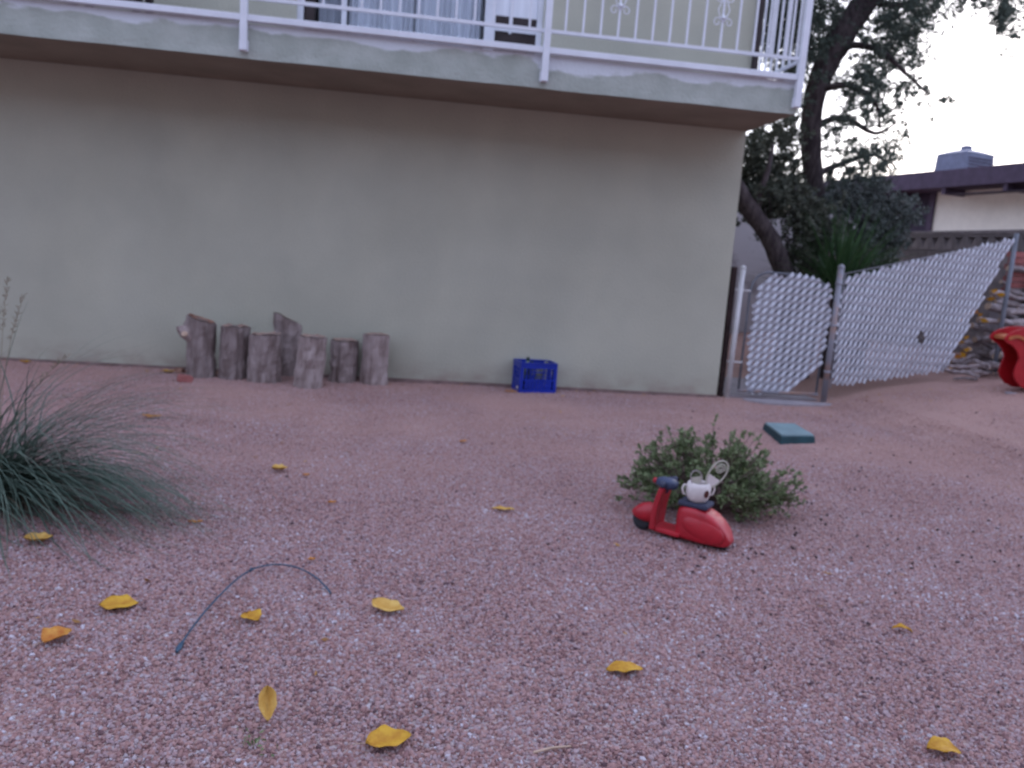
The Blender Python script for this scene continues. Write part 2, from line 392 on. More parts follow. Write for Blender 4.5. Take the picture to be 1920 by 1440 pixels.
M_brick = mat('red_brick', (.24, .075, .07), rough=.95, vscale=8, col2=(.34, .13, .12), bump=.6, randv=.15)
M_leafy = leafmat('yellow_leaf', (.62, .33, .03), (.72, .45, .05), trans=.2)
M_sleigh = mat('sleigh_red', (.36, .004, .010), rough=.55, spec=.4, var=.15, vscale=8, bump=.05)
M_tan = mat('sleigh_tan_lining', (.42, .13, .05), rough=.6, var=.2)

# ------------------------------------------------------------------ ground
def graded(a, b, lo, hi, fine, n):
    c = list(np.arange(lo, hi + 1e-6, fine))
    left = list(lo - np.geomspace(.3, lo - a, n))[::-1]; right = list(hi + np.geomspace(.3, b - hi, n))
    return np.array(left + c + right)
xs = graded(-300, 300, -5, 9, .1, 22); ys = graded(-300, 400, .5, 12, .1, 22)
v = [(x, y, th(x, y) if -60 < x < 60 else th(max(-60, min(60, x)), y)) for y in ys for x in xs]
nx = len(xs)
f = [(j * nx + i, j * nx + i + 1, (j + 1) * nx + i + 1, (j + 1) * nx + i) for j in range(len(ys) - 1) for i in range(nx - 1)]
me = bpy.data.meshes.new('ground'); me.from_pydata(v, [], f); me.shade_smooth(); me.materials.append(M_ground)
ground = bpy.data.objects.new('ground', me); COL.objects.link(ground)
tag(ground, 'pink gravel yard rising to bare soil on the right', kind='structure')

# loose stones: instanced on a patch of the yard in view
def gravel():
    ng = bpy.data.node_groups.new('gravel_scatter', 'GeometryNodeTree')
    ng.interface.new_socket('Geometry', in_out='INPUT', socket_type='NodeSocketGeometry')
    ng.interface.new_socket('Geometry', in_out='OUTPUT', socket_type='NodeSocketGeometry')
    N = ng.nodes; L = ng.links
    gi = N.new('NodeGroupInput'); go = N.new('NodeGroupOutput')
    at = N.new('GeometryNodeInputNamedAttribute'); at.data_type = 'FLOAT'; at.inputs[0].default_value = 'dens'
    dp = N.new('GeometryNodeDistributePointsOnFaces'); dp.distribute_method = 'RANDOM'
    L.new(gi.outputs[0], dp.inputs['Mesh']); L.new(at.outputs[0], dp.inputs['Density'])
    # three stone shapes
    join = N.new('GeometryNodeGeometryToInstance')
    for k in range(4):
        ico = N.new('GeometryNodeMeshIcoSphere'); ico.inputs['Radius'].default_value = 1.0; ico.inputs['Subdivisions'].default_value = 1 if k else 2
        sp = N.new('GeometryNodeSetPosition'); L.new(ico.outputs[0], sp.inputs[0])
        nz = N.new('ShaderNodeTexNoise'); nz.noise_dimensions = '4D'; nz.inputs['W'].default_value = 3.7 * k; nz.inputs['Scale'].default_value = 1.1
        sb = N.new('ShaderNodeVectorMath'); sb.operation = 'SUBTRACT'; L.new(nz.outputs['Color'], sb.inputs[0]); sb.inputs[1].default_value = (.5, .5, .5)
        sc = N.new('ShaderNodeVectorMath'); sc.operation = 'SCALE'; L.new(sb.outputs[0], sc.inputs[0]); sc.inputs['Scale'].default_value = 1.8
        L.new(sc.outputs[0], sp.inputs['Offset'])
        sm = N.new('GeometryNodeSetMaterial'); L.new(sp.outputs[0], sm.inputs[0]); sm.inputs['Material'].default_value = M_stone
        L.new(sm.outputs[0], join.inputs[0])
    io = N.new('GeometryNodeInstanceOnPoints'); L.new(dp.outputs['Points'], io.inputs['Points']); L.new(join.outputs[0], io.inputs['Instance'])
    io.inputs['Pick Instance'].default_value = True
    rr = N.new('FunctionNodeRandomValue'); rr.data_type = 'FLOAT_VECTOR'; rr.inputs[0].default_value = (0, 0, 0); rr.inputs[1].default_value = (6.28, 6.28, 6.28)
    L.new(rr.outputs[0], io.inputs['Rotation'])
    rs = N.new('FunctionNodeRandomValue'); rs.data_type = 'FLOAT'; rs.inputs[2].default_value = 0; rs.inputs[3].default_value = 1; rs.inputs['Seed'].default_value = 5
    pw = N.new('ShaderNodeMath'); pw.operation = 'POWER'; L.new(rs.outputs[1], pw.inputs[0]); pw.inputs[1].default_value = 2.2
    ma = N.new('ShaderNodeMath'); ma.operation = 'MULTIPLY_ADD'; L.new(pw.outputs[0], ma.inputs[0]); ma.inputs[1].default_value = .0048; ma.inputs[2].default_value = .0026
    L.new(ma.outputs[0], io.inputs['Scale'])
    # stone tint, stored per instance; drifts give slow changes over the yard
    rt = N.new('FunctionNodeRandomValue'); rt.data_type = 'FLOAT'; rt.inputs['Seed'].default_value = 11
    st = N.new('GeometryNodeStoreNamedAttribute'); st.data_type = 'FLOAT'; st.domain = 'INSTANCE'; st.inputs['Name'].default_value = 'tint'
    pos = N.new('GeometryNodeInputPosition'); nn = N.new('ShaderNodeTexNoise'); nn.inputs['Scale'].default_value = 1.6; nn.inputs['Detail'].default_value = 4; L.new(pos.outputs[0], nn.inputs['Vector'])
    md = N.new('ShaderNodeMath'); md.operation = 'MULTIPLY_ADD'; L.new(nn.outputs[0], md.inputs[0]); md.inputs[1].default_value = .4; md.inputs[2].default_value = -.2
    ad = N.new('ShaderNodeMath'); ad.operation = 'ADD'; ad.use_clamp = True; L.new(rt.outputs[1], ad.inputs[0]); L.new(md.outputs[0], ad.inputs[1])
    L.new(io.outputs[0], st.inputs['Geometry']); L.new(ad.outputs[0], st.inputs['Value'])
    L.new(st.outputs[0], go.inputs[0])
    xs = np.arange(-4.6, 7.01, .2); ys = np.arange(1.0, 7.16, .2)
    ys = np.append(ys, 7.17)
    v = [(x, y, th(x, y) + .001) for y in ys for x in xs]; nx = len(xs)
    f = []
    for j in range(len(ys) - 1):
        for i in range(nx - 1):
            x, y = xs[i], ys[j]
            if -.62 * y - 1.2 < x < .92 * y + 1.2: f.append((j * nx + i, j * nx + i + 1, (j + 1) * nx + i + 1, (j + 1) * nx + i))
    me = bpy.data.meshes.new('gravel'); me.from_pydata(v, [], f)
    a = me.attributes.new('dens', 'FLOAT', 'POINT')
    def dens(x, y):
        d = 19000 if y < 2.8 else 19000 + (6500 - 19000) * min(1, (y - 2.8) / 2.4)
        s = max(0, min(1, (x - 3.3) / 1.3)) * max(0, min(1, (y - 4.6) / 1.8))
        return d * (1 - .75 * s)
    a.data.foreach_set('value', [dens(x, y) for x, y, z in v])
    o = bpy.data.objects.new('gravel', me); COL.objects.link(o)
    md = o.modifiers.new('scatter', 'NODES'); md.node_group = ng
    tag(o, 'loose pink, white and mauve gravel stones covering the yard', 'gravel', kind='stuff')
gravel()

# ------------------------------------------------------------------ the house
WY = 7.187          # front wall plane
CX = 2.92           # its right corner
house = thing('house', 'two-storey sage green stucco house with white railed balcony over blank wall', 'house', (0, WY, 0))
def hl(p): return Vector((p[0], p[1] - WY, p[2]))
MB().box((-7, 0, -.15), (CX, 7.5, 2.444)).build('lower_wall', M_wall, house)
# upper walls: front is built round the door opening
DX0, DX1, DZ1 = -1.06, 1.0, 4.68
ub = MB()
ub.box((-7, 0, 2.69), (DX0, .18, 5.2)); ub.box((DX1, 0, 2.69), (CX, .18, 5.2)); ub.box((DX0, 0, DZ1), (DX1, .18, 5.2))
ub.box((CX - .18, .182, 2.69), (CX - .0, 7.5, 5.2)); ub.box((-7, .182, 2.69), (-6.82, 7.5, 5.2)); ub.box((-6.8, 7.32, 2.69), (CX - .19, 7.5, 5.2))
ub.build('upper_wall', M_wall, house)
MB().box((-7, .5, 2.446), (CX, 7.5, 2.688)).build('floor_slab', M_wall, house)
MB().box((-7.4, -.75, 5.202), (CX + .45, 7.9, 5.4)).build('roof', M_roof, house, bevel=.01)
BX = 2.94; BY = 6.28
# balcony slab with slightly wavy edge
def slab():
    m = MB(); n = 60
    xs = np.linspace(-7, BX, n)
    def w(x, s): return .006 * mnoise.noise(Vector((x * 2.1, s, 0)))
    rings = [[Vector((x, BY - WY + w(x, 1), 2.444 + w(x, 2))), Vector((x, BY - WY + w(x, 3), 2.50)), Vector((x, BY - WY + w(x, 5), 2.62)), Vector((x, BY - WY + w(x, 4), 2.684 + w(x, 6))), Vector((x, .499 if x < CX - .0 else .499, 2.684)), Vector((x, .499, 2.4455 + .0))] for x in xs]
    for r in rings: r[5].z = 2.447
    m.loft(rings)
    return m
slab_o = slab().build('balcony_slab', M_fascia, house)
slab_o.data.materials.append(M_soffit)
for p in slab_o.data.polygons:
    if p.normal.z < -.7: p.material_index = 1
# sliding door
door = MB()
door.box((DX0, .03, 2.69), (DX0 + .05, .12, DZ1)); door.box((DX1 - .05, .03, 2.69), (DX1, .12, DZ1)); door.box((DX0 + .051, .03, DZ1 - .05), (DX1 - .051, .12, DZ1)); door.box((DX0 + .051, .03, 2.69), (DX1 - .051, .12, 2.74))
door.box((-.70, .05, 2.741), (-.66, .10, DZ1 - .051)); door.box((.50, .025, 2.741), (.59, .10, DZ1 - .051))
door = door.build('sliding_door', M_white, house)
MB().box((DX0 + .052, .06, 2.742), (DX0 + .14, .115, DZ1 - .052)).build('dark_jamb', M_darkwood, door)
MB().box((-.655, .07, 2.745), (.498, .078, DZ1 - .055)).build('pane', M_glass, door)
MB().box((DX0 + .145, .07, 2.745), (-.705, .078, DZ1 - .055)).build('pane', M_glass, door)
# dark screen panels with white bars at the right end of the door
for z0, z1, M in ((2.745, 3.075, M_darkwood), (3.105, 3.20, M_darkwood)):
    MB().box((.592, .05, z0), (DX1 - .052, .07, z1)).build('dark_panel', M, door)
MB().box((.592, .05, 3.202), (DX1 - .052, .06, DZ1 - .055)).build('pale_panel', M_curtain, door)
MB().box((.592, .04, 3.076), (DX1 - .052, .075, 3.104)).build('bar', M_white, door)
MB().box((.71, .035, 3.06), (.735, .049, 3.6)).build('bar', M_white, door)
# curtains behind the glass: folded sheet, each panel its own
for x0, x1 in ((DX0 + .16, -.71), (-.65, -.1), (-.09, .49)):
    m = MB(); n = 60; vs = []
    for i in range(n + 1):
        x = x0 + (x1 - x0) * i / n; d = .16 + .028 * sin(i * 1.05 + 2 * sin(i * .23))
        vs += [(x, d, 2.76), (x, d, DZ1 - .06)]
    m.add(vs, [(2 * i, 2 * i + 2, 2 * i + 3, 2 * i + 1) for i in range(n)])
    m.build('curtain', M_curtain, house, smooth=True)
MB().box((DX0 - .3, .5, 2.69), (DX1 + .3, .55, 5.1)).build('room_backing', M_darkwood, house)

# railing: front and right side
RY = 6.245 - WY
rail = MB()
rail.box((-7, RY - .012, 2.838), (BX - .02, RY + .012, 2.862))            # upper bottom-rail
rail.box((-7, RY - .012, 3.62), (BX - .02, RY + .018, 3.655))             # top rail
rail = rail.build('railing', M_white, house)
MB().box((-7, RY - .018, 2.69), (BX - .02, RY + .05, 2.735)).build('bottom_channel', M_white, rail, bevel=.004)
RX = BX - .015
MB().box((RX - .012, RY + .03, 2.838), (RX + .012, -.002, 2.862)).build('side_rail', M_white, rail)
MB().box((RX - .012, RY + .03, 3.62), (RX + .018, -.002, 3.655)).build('side_rail', M_white, rail)
MB().box((RX - .018, RY + .052, 2.69), (RX + .03, -.002, 2.735)).build('side_rail', M_white, rail)
posts = [-3.46, -1.283, .905, BX - .02]
pm = MB()
pm.box((-.0245, -.0245, -.20), (.0245, .0245, .97)).box((-.033, -.033, .971), (.033, .033, .985))
# bracket plate against the fascia
pm.box((-.032, -.0, -.205), (.032, .023, -.13))
pmesh = pm.mesh('post', M_white)
for x in posts: inst('post', pmesh, rail, (x, RY - .005, 2.69))
bal = MB().box((-.0075, -.0075, 2.862), (.0075, .0075, 3.62)).mesh('baluster', M_white)
for a, b in zip(posts[:-1], posts[1:]):
    n = round((b - a) / .1335); st = (b - a) / n
    for k in range(1, n): inst('baluster', bal, rail, (a + k * st, RY, 0))
n = 8
for k in range(1, n): inst('baluster', bal, rail, (RX, RY + k * (-RY) / n, 0))
# scrolls hung on some balusters
def scroll():
    m = MB()
    for s in (-1, 1):
        for zc, flip in ((.02, 1), (.20, -1)):
            pts = []
            for i in range(26):
                t = i / 25; a = t * 2.3 * pi; r = .036 * (1 - .7 * t)
                pts.append((s * (.045 - r * cos(a)), 0, zc + flip * r * sin(a)))
            m.tube(pts, .0045, 6)
        m.tube([(s * .008, 0, .02), (s * .03, 0, .07), (s * .045, 0, .11), (s * .03, 0, .15), (s * .008, 0, .20)], .0045, 6)
    # small rosette
    m.lathe([(0.0, -.012), (.014, -.01), (.018, 0), (.014, .01), (0.0, .012)], 10, Matrix.Translation((0, -.006, .055)) @ Matrix.Rotation(pi / 2, 4, 'X'))
    return m.mesh('scroll', M_white, True)
sm = scroll()
nb = round((posts[3] - posts[2]) / .1335); stp = (posts[3] - posts[2]) / nb
for k in (4, 10): inst('scroll', sm, rail, (posts[2] + k * stp, RY - .008, 3.03))
for k in (3, 6, 9, 12): inst('scroll', sm, rail, (posts[1] + k * stp, RY - .008, 3.03))
# dark edge strip at the far right of the upper wall, as seen between the balusters
MB().box((CX - .03, -.03, 2.70), (CX + .03, -.002, 5.19)).build('corner_strip', M_darkwood, house, bevel=.008)
# reddish soil line splashed on the wall foot: a thin kick strip
MB().box((-7, -.012, -.02), (CX + .004, -.001, .022)).build('wall_foot_strip', mat('foot_strip', (.22, .15, .14), rough=.95, var=.3, vscale=14, stretch=(.6, 1, 1)), house)

# bench on the balcony, only its foot shows
bench = thing('bench', 'dark bench standing on the balcony left of the first white post', 'bench', (-2.35, 6.75, 2.684))
for x in (-.22, .22):
    for y in (-.15, .15): MB().box((x - .025, y - .025, 0), (x + .025, y + .025, .40)).build('leg', M_darkwood, bench)
MB().box((-.30, -.2, .401), (.30, .2, .44)).build('seat', M_darkwood, bench, bevel=.005)
MB().box((-.26, -.16, .10), (.26, -.13, .18)).build('stretcher', M_darkwood, bench)

# ------------------------------------------------------------------ stumps along the wall
def log_mesh(h, r, seed, slant=0.0, bulge=0.12, n=36, knots=()):
    rs = random.Random(seed); m = MB(); rings = []; K = 12
    ph = [rs.random() * 6.28 for _ in range(6)]
    for i in range(K + 1):
        t = i / K
        ring = []
        for j in range(n):
            a = 2 * pi * j / n
            rr = r * (1.0 - .03 * t + bulge * .5 * sin(2 * a + ph[0]) + .05 * sin(3 * a + ph[1] + t) + .035 * sin(9 * a + ph[2] + .8 * t) + .03 * sin(14 * a + ph[3] - .5 * t))
            rr *= 1 + .13 * mnoise.noise(Vector((a * 3, t * 6, seed)))
            if t < .12: rr *= 1.03 - .25 * t
            for (ka, kz, kr) in knots:
                da = (a - ka + pi) % (2 * pi) - pi
                rr += r * .35 * exp(-(da * da) / .12 - ((t - kz) / .10) ** 2) * kr
            z = t * (h + slant * rr * cos(a)) + (.012 * mnoise.noise(Vector((a * 2, seed, 5))) if i == K else 0)
            ring.append(Vector((rr * cos(a) + .006 * sin(t * 3 + ph[4]), rr * sin(a), z)))
        rings.append(ring)
    m.loft(rings)
    return m, rings[-1]
def stump(px0, px1, ytop, ybot, seed, label, slant=0.0, lean=0.0, leany=0.0, knots=(), face=None, dy=0.0, stub=False):
    g = onG((px0 + px1) / 2, ybot)
    d = (g - CAM).dot(FW); w = (px1 - px0) / FPX * d; h = (ybot - ytop) / FPX * d * .98
    r = w / 2 * .97
    g.y += r * .85 + dy
    t = thing('stump', label, 'log', g, 0, 'cut log sections standing in a row by the wall')
    t.rotation_euler = (leany, lean, 0)
    m, top = log_mesh(h - r * .15, r, seed, slant, knots=knots)
    m.v = [(x, y, z - .012) for x, y, z in m.v]
    m.build('bark', M_bark, t, smooth=False)
    # cut face a hair above the top, a little inside the bark, dished with splits
    c = sum(top, Vector()) / len(top); mm = MB()
    rs = random.Random(seed)
    rings = []
    for k, s in enumerate((.93, .7, .45, .2, .03)):
        rings.append([c + (p - c) * s + Vector((0, 0, -.012 + .006 - (.004 * k) + .005 * rs.random())) for p in top])
    mm.loft(rings, caps=False)
    mm.build('cut_face', face or M_cut, t)
    if stub:
        s = MB(); s.tube([(-r * .5, -r * .3, h * .62), (-r * 1.0, -r * .55, h * .74), (-r * 1.25, -r * .6, h * .80), (-r * 1.3, -r * .6, h * .84)], [r * .5, r * .55, r * .5, r * .42], 14, jitter=.18)
        s.build('branch_stub', M_bark, t)
        s = MB(); s.tube([(-r * 1.0, -r * 1.0, h * .72), (-r * 1.04, -r * 1.12, h * .725)], [r * .26, r * .2], 10, jitter=.2)
        s.build('knot', M_woodend, t)
    return t
stump(347, 397, 592, 709, 1, 'leftmost log section with gnarled branch stub and rotten reddish top', slant=-.30, face=M_rotten, stub=True, knots=((4.0, .75, .6), (3.3, .78, 1.3), (2.6, .9, .8), (5.0, .9, .5)))
stump(405, 460, 605, 712, 2, 'second log from the left, standing straight with flat brown top', knots=((4.2, .7, .3),))
stump(464, 522, 620, 719, 3, 'third log from the left, squat with a dished pale rim', slant=.05)
stump(500, 572, 588, 706, 4, 'tallest log, behind the row, its top sawn at a slant', slant=-.42, dy=.02)
stump(578, 610, 618, 708, 8, 'thin log half hidden behind the foremost one, reddish top', face=M_rotten, dy=.05)
stump(549, 604, 624, 729, 5, 'foremost log, nearest the camera, pale with dark knots on its side', lean=.03, knots=((4.6, .75, -.6), (5.0, .4, -.5)))
stump(612, 668, 632, 718, 6, 'second log from the right, shorter with dark hollow at its left', lean=.02, knots=((3.4, .25, -.8),))
stump(676, 725, 621, 722, 7, 'rightmost log of the row, slim and straight with flat top', knots=((1.0, .85, .5),))

# red stone / brick and rusty scrap left of the logs
g = onG(346, 716); br = MB()
br.box((-.055, -.045, -.005), (.055, .045, .055))
br = br.build('brick', M_brick, None, bevel=.014); br.location = g; br.rotation_euler = (0, .15, .5)
tag(br, 'worn red half brick lying left of the leftmost log', 'brick')
g = onG(336, 698); br = MB().box((-.04, -.03, -.005), (.04, .03, .035)).build('wood_chip', M_rotten, None, bevel=.008); br.location = g; br.rotation_euler = (.1, 0, -.3)
tag(br, 'dark brown chunk of rotten wood against the wall foot behind the red brick', 'wood')

# ------------------------------------------------------------------ blue milk crate
def crate():
    p = onG(973, 737); q = onG(1043, 738)
    ang = math.atan2(q.y - p.y, q.x - p.x); W = (q - p).length; D = .262; H = .272
    t = thing('milk_crate', 'blue plastic milk crate standing against the green wall', 'crate', p, ang * .5 + .10)
    T = .012
    def side(L):
        m = MB()
        m.box((0, 0, 0), (L, T, .035)); m.box((0, 0, H - .05), (L, T, H - .0)); m.box((0, -.004, H - .012), (L, T + .004, H + .001))
        m.box((0, 0, .036), (.03, T, H - .051)); m.box((L - .03, 0, .036), (L, T, H - .051))
        m.box((.031, 0, .112), (L - .031, T, .128))
        n = int(L / .036)
        for i in range(1, n):
            x = .03 + (L - .06) * i / n
            m.box((x - .012, .001, .037), (x + .012, T - .001, .111)); 
            if not (.34 < i / n < .66): m.box((x - .0045, .001, .129), (x + .0045, T - .001, H - .052))
        m.box((L * .3, 0, H - .088), (L * .7, T, H - .078))
        for a, b in ((.04, .10), (.13, .17)):
            m.box((.031, .002, (a + b) / 2 - .003), (L - .031, T - .002, (a + b) / 2 + .003))
        return m.mesh('side_panel', M_blue)
    sx, sy = side(W), side(D - 2 * T - .002)
    inst('side_panel', sx, t, (0, 0, 0)); inst('side_panel', sx, t, (0, D - T, 0))
    inst('side_panel', sy, t, (T, T + .001, 0), (0, 0, pi / 2)); inst('side_panel', sy, t, (W, T + .001, 0), (0, 0, pi / 2))
    b = MB()
    for i in range(8): b.box((T + .001, T + .004 + i * .029, .004), (W - T - .001, T + .016 + i * .029, .01))
    for i in range(9): b.box((T + .004 + i * .034, T + .001, .0105), (T + .016 + i * .034, D - T - .001, .015))
    b.build('base_grid', M_blue, t)
    MB().box((-.0015, .05, .028), (-.0005, .09, .055)).build('pale_sticker', M_pot, t)
    return t, p
ct, cp = crate()
def bottle(loc, rot, label, m, r=.035, h=.22):
    t = thing('bottle', label, 'bottle', loc); t.rotation_euler = rot
    MB().lathe([(.001, 0), (r, .003), (r, h * .55), (r * .9, h * .66), (r * .4, h * .8), (r * .38, h * .9)], 18).build('body', m, t, smooth=True)
    MB().lathe([(.001, h * .9), (r * .44, h * .902), (r * .44, h), (.001, h * 1.002)], 14).build('cap', M_dkgreen, t)
bottle(cp + Vector((.075, .14, .02)), (.1, 0, 0), 'pale green bottle standing in the blue crate, topmost', M_bottle, .036, .29)
bottle(cp + Vector((.13, .10, .03)), (.0, .5, .2), 'grey green bottle leaning right inside the blue crate', mat('bottle_grey', (.22, .24, .18), rough=.4, var=.2), .034, .27)
bottle(cp + Vector((.06, .07, .03)), (-.05, .22, .2), 'dark bottle at the left front corner inside the blue crate', M_dkgreen, .03, .255)

# ------------------------------------------------------------------ gate and slatted chain link fence
def clip_line(poly, o, d):
    """parameter range of o+t*d inside convex polygon (2-D)"""
    t0, t1 = -1e9, 1e9; n = len(poly)
    area = sum(poly[i][0] * poly[(i + 1) % n][1] - poly[(i + 1) % n][0] * poly[i][1] for i in range(n))
    for i in range(n):
        a, b = poly[i], poly[(i + 1) % n]
        nx_, ny_ = -(b[1] - a[1]), b[0] - a[0]
        if area < 0: nx_, ny_ = -nx_, -ny_
        num = (o[0] - a[0]) * nx_ + (o[1] - a[1]) * ny_; den = d[0] * nx_ + d[1] * ny_
        if abs(den) < 1e-9:
            if num < 0: return None
            continue
        t = -num / den
        if den > 0: t0 = max(t0, t)
        else: t1 = min(t1, t)
    return (t0, t1) if t1 - t0 > .03 else None
def slat_mesh(L, width, phase, amp=.0085):
    """vinyl slat woven in the mesh: waves in depth, rounded in section"""
    n = max(4, int(L / .0125)); m = MB(); rings = []
    for i in range(n + 1):
        x = L * i / n; d = amp * sin(2 * pi * x / .102 + phase)
        rings.append([Vector((x, d, -width / 2)), Vector((x, d - .004, -width * .25)), Vector((x, d - .0052, 0)), Vector((x, d - .004, width * .25)), Vector((x, d, width / 2)), Vector((x, d + .001, 0))])
    m.loft(rings)
    return m
def weave(parent, origin, ux, poly, ang, ang2, pitch, width, jit, seed, holes=(), amp=.0085, step=pi, wire=.0024):
    """slats at angle ang in the plane (ux horizontal, z up) clipped to poly; wires along both diagonals"""
    rs = random.Random(seed); d = (cos(ang), sin(ang)); nrm = (-sin(ang), cos(ang))
    rz = math.atan2(ux.y, ux.x)
    offs = [p[0] * nrm[0] + p[1] * nrm[1] for p in poly]
    o = min(offs) + pitch * .5; k = 0; wires = MB()
    while o < max(offs):
        r = clip_line(poly, (nrm[0] * o, nrm[1] * o), d)
        if r:
            segs = [r]
            for (hx, hz, hr) in holes:
                tc_ = hx * d[0] + hz * d[1]; dist = abs(hx * nrm[0] + hz * nrm[1] - o)
                if dist < hr and r[0] < tc_ < r[1]: segs = [(r[0], tc_ - hr), (tc_ + hr * .9, r[1])]
            for (a, b) in segs:
                a -= rs.uniform(0, jit); b += rs.uniform(-jit * .3, jit)
                me_ = slat_mesh(b - a, width, step * k + 2 * pi * a / .102, amp).mesh('slat', M_slat)
                s = inst('slat', me_, parent)
                P = origin + ux * (nrm[0] * o + d[0] * a) + Vector((0, 0, nrm[1] * o + d[1] * a))
                s.matrix_local = Matrix.Translation(P) @ Matrix.Rotation(rz, 4, 'Z') @ Matrix.Rotation(-ang, 4, 'Y') @ Matrix.Rotation(rs.gauss(0, .04), 4, 'X')
            pa = origin + ux * (nrm[0] * (o + pitch / 2) + d[0] * r[0]) + Vector((0, 0, nrm[1] * (o + pitch / 2) + d[1] * r[0]))
            pb = origin + ux * (nrm[0] * (o + pitch / 2) + d[0] * r[1]) + Vector((0, 0, nrm[1] * (o + pitch / 2) + d[1] * r[1]))
            wires.tube([pa, pb], .0015, 4)
        o += pitch; k += 1
    d2 = (cos(ang2), sin(ang2)); n2 = (-sin(ang2), cos(ang2)); offs = [p[0] * n2[0] + p[1] * n2[1] for p in poly]
    o = min(offs) + .02
    while o < max(offs):
        r = clip_line(poly, (n2[0] * o, n2[1] * o), d2)
        if r:
            pa = origin + ux * (n2[0] * o + d2[0] * r[0]) + Vector((0, 0, n2[1] * o + d2[1] * r[0])); pb = origin + ux * (n2[0] * o + d2[0] * r[1]) + Vector((0, 0, n2[1] * o + d2[1] * r[1]))
            wires.tube([pa, pb], wire, 4)
        o += .051
    w = wires.build('wire_mesh', M_wiredark, parent); w['kind'] = 'stuff'

# dark brown upright beside the house corner
b0 = onG(1353, 745)
po = MB().box((-.028, -.03, -.03), (.028, .03, 1.235)).build('dark_upright', M_uprightdark, None, bevel=.012)
po.location = (3.005, 7.32, 0); tag(po, 'dark brown upright in the gap beside the house corner', 'post')

gate = thing('gate', 'chain link gate woven with diagonal white slats, left of the sloping fence', 'gate', (0, 0, 0))
GY = 7.25
def gp(x, y, Y=GY): return atY(x, y, Y)
a, b = gp(1362, 747), gp(1397, 505)
hp = MB().tube([(a.x, GY, -.03), (a.x * .5 + b.x * .5, GY, 1.22)], .024, 14).build('hinge_post', M_cream, gate, smooth=True)
MB().lathe([(.026, 0), (.026, .02), (.012, .035), (.001, .038)], 14, Matrix.Translation(((a.x + b.x) / 2, GY, 1.215))).build('post_cap', M_cream, gate)
xl, xr = a.x + .115, 3.955
frame_pts = [(xl, GY, .075), (xl, GY, 1.0), (xl + .02, GY, 1.10), (xl + .07, GY, 1.17), (xl + .15, GY, 1.205), (xl + .45, GY, 1.20), (xr - .12, GY, 1.16), (xr - .03, GY, 1.11), (xr, GY, 1.02), (xr, GY, .075)]
MB().tube([(p[0], p[1] + .012, p[2]) for p in frame_pts], .011, 10).build('frame', M_enddark, gate, smooth=True)
MB().tube([(xl - .01, GY, .07), (xr + .01, GY, .07)], .015, 10).build('bottom_rail', M_galvrust, gate, smooth=True)
for z in (.34, 1.02):
    MB().tube([(a.x - .035, GY, z), (xl, GY, z)], .008, 8).build('hinge', M_cream, gate)
# slatted area in the gate plane (x, z)
gpoly = [(p.x, p.z) for p in (gp(1402, 733), gp(1408, 640), gp(1417, 575), gp(1428, 535), gp(1440, 517), gp(1528, 520), gp(1552, 540), gp(1556, 590), gp(1545, 650), gp(1538, 686), gp(1480, 734))]
weave(gate, Vector((0, GY, 0)), Vector((1, 0, 0)), gpoly, radians(43), radians(-47), .051, .039, .045, 3)

fence = thing('fence', 'chain link fence panel woven with steep white slats climbing the slope', 'fence', (0, 0, 0))
K = .22; ux = Vector((1, K, 0)).normalized(); F0 = Vector((4.03, 7.24, 0))
def fp(x, y):
    d = ray(x, y); n = Vector((-ux.y, ux.x, 0)); t = (F0 - CAM).dot(n) / d.dot(n); p = CAM + d * t
    return ((p - F0).dot(ux), p.z)
def fw(s, z): return F0 + ux * s + Vector((0, 0, z))
MB().tube([fw(0, -.05), fw(.0, 1.30)], .029, 16).build('post', M_galvrust, fence, smooth=True)
MB().lathe([(.032, 0), (.032, .02), (.014, .04), (.001, .043)], 14, Matrix.Translation(fw(0, 1.29))).build('post_cap', M_galv, fence)
s1, z1 = fp(1905, 447)
MB().tube([fw(s1, .2), fw(s1, z1 + .05)], .023, 16).build('post', M_enddark, fence, smooth=True)
tl = fp(1590, 514)
MB().tube([fw(.03, 1.24), fw(s1 - .02, z1 - .02)], .0045, 8).build('tension_wire', M_galv, fence, smooth=True)
MB().tube([fw(.06, 1.24), fw(.06, .14)], .006, 8).build('tension_bar', M_galv, fence)
for z in (.3, .75, 1.15):
    MB().lathe([(.033, -.012), (.036, 0), (.033, .012)], 14, Matrix.Translation(fw(0, z))).build('band', M_galv, fence)
fpoly = [fp(*q) for q in ((1562, 723), (1566, 650), (1578, 560), (1590, 520), (1903, 447), (1772, 694))]
weave(fence, F0, ux, fpoly, radians(56), radians(-30), .0500, .0365, .03, 5, holes=((*fp(1728, 632), .06),), amp=.0048, step=1.9, wire=.0022)
# loose end slats sticking out beyond the mesh at the bottom
# threshold
g0, g1 = onG(1385, 748), onG(1535, 756)
sl_ = MB(); pts = []
for i in range(26):
    a_ = 2 * pi * i / 26; e = .85 + .12 * sin(3 * a_ + 1)
    pts.append(Vector(((g0.x + g1.x) / 2 + .50 * e * cos(a_), 7.08 + .12 * e * sin(a_), -.02)))
sl_.prism(pts, (0, 0, .032)); sl_ = sl_.build('threshold_slab', M_conc, None, bevel=.008)
tag(sl_, 'rounded grey concrete threshold in front of the gate', kind='structure')
MB().box((3.05, 7.30, -.03), (4.0, 8.6, .012)).build('path', M_conc, None)
tag(bpy.data.objects['path'], 'grey concrete path behind the gate', kind='structure')

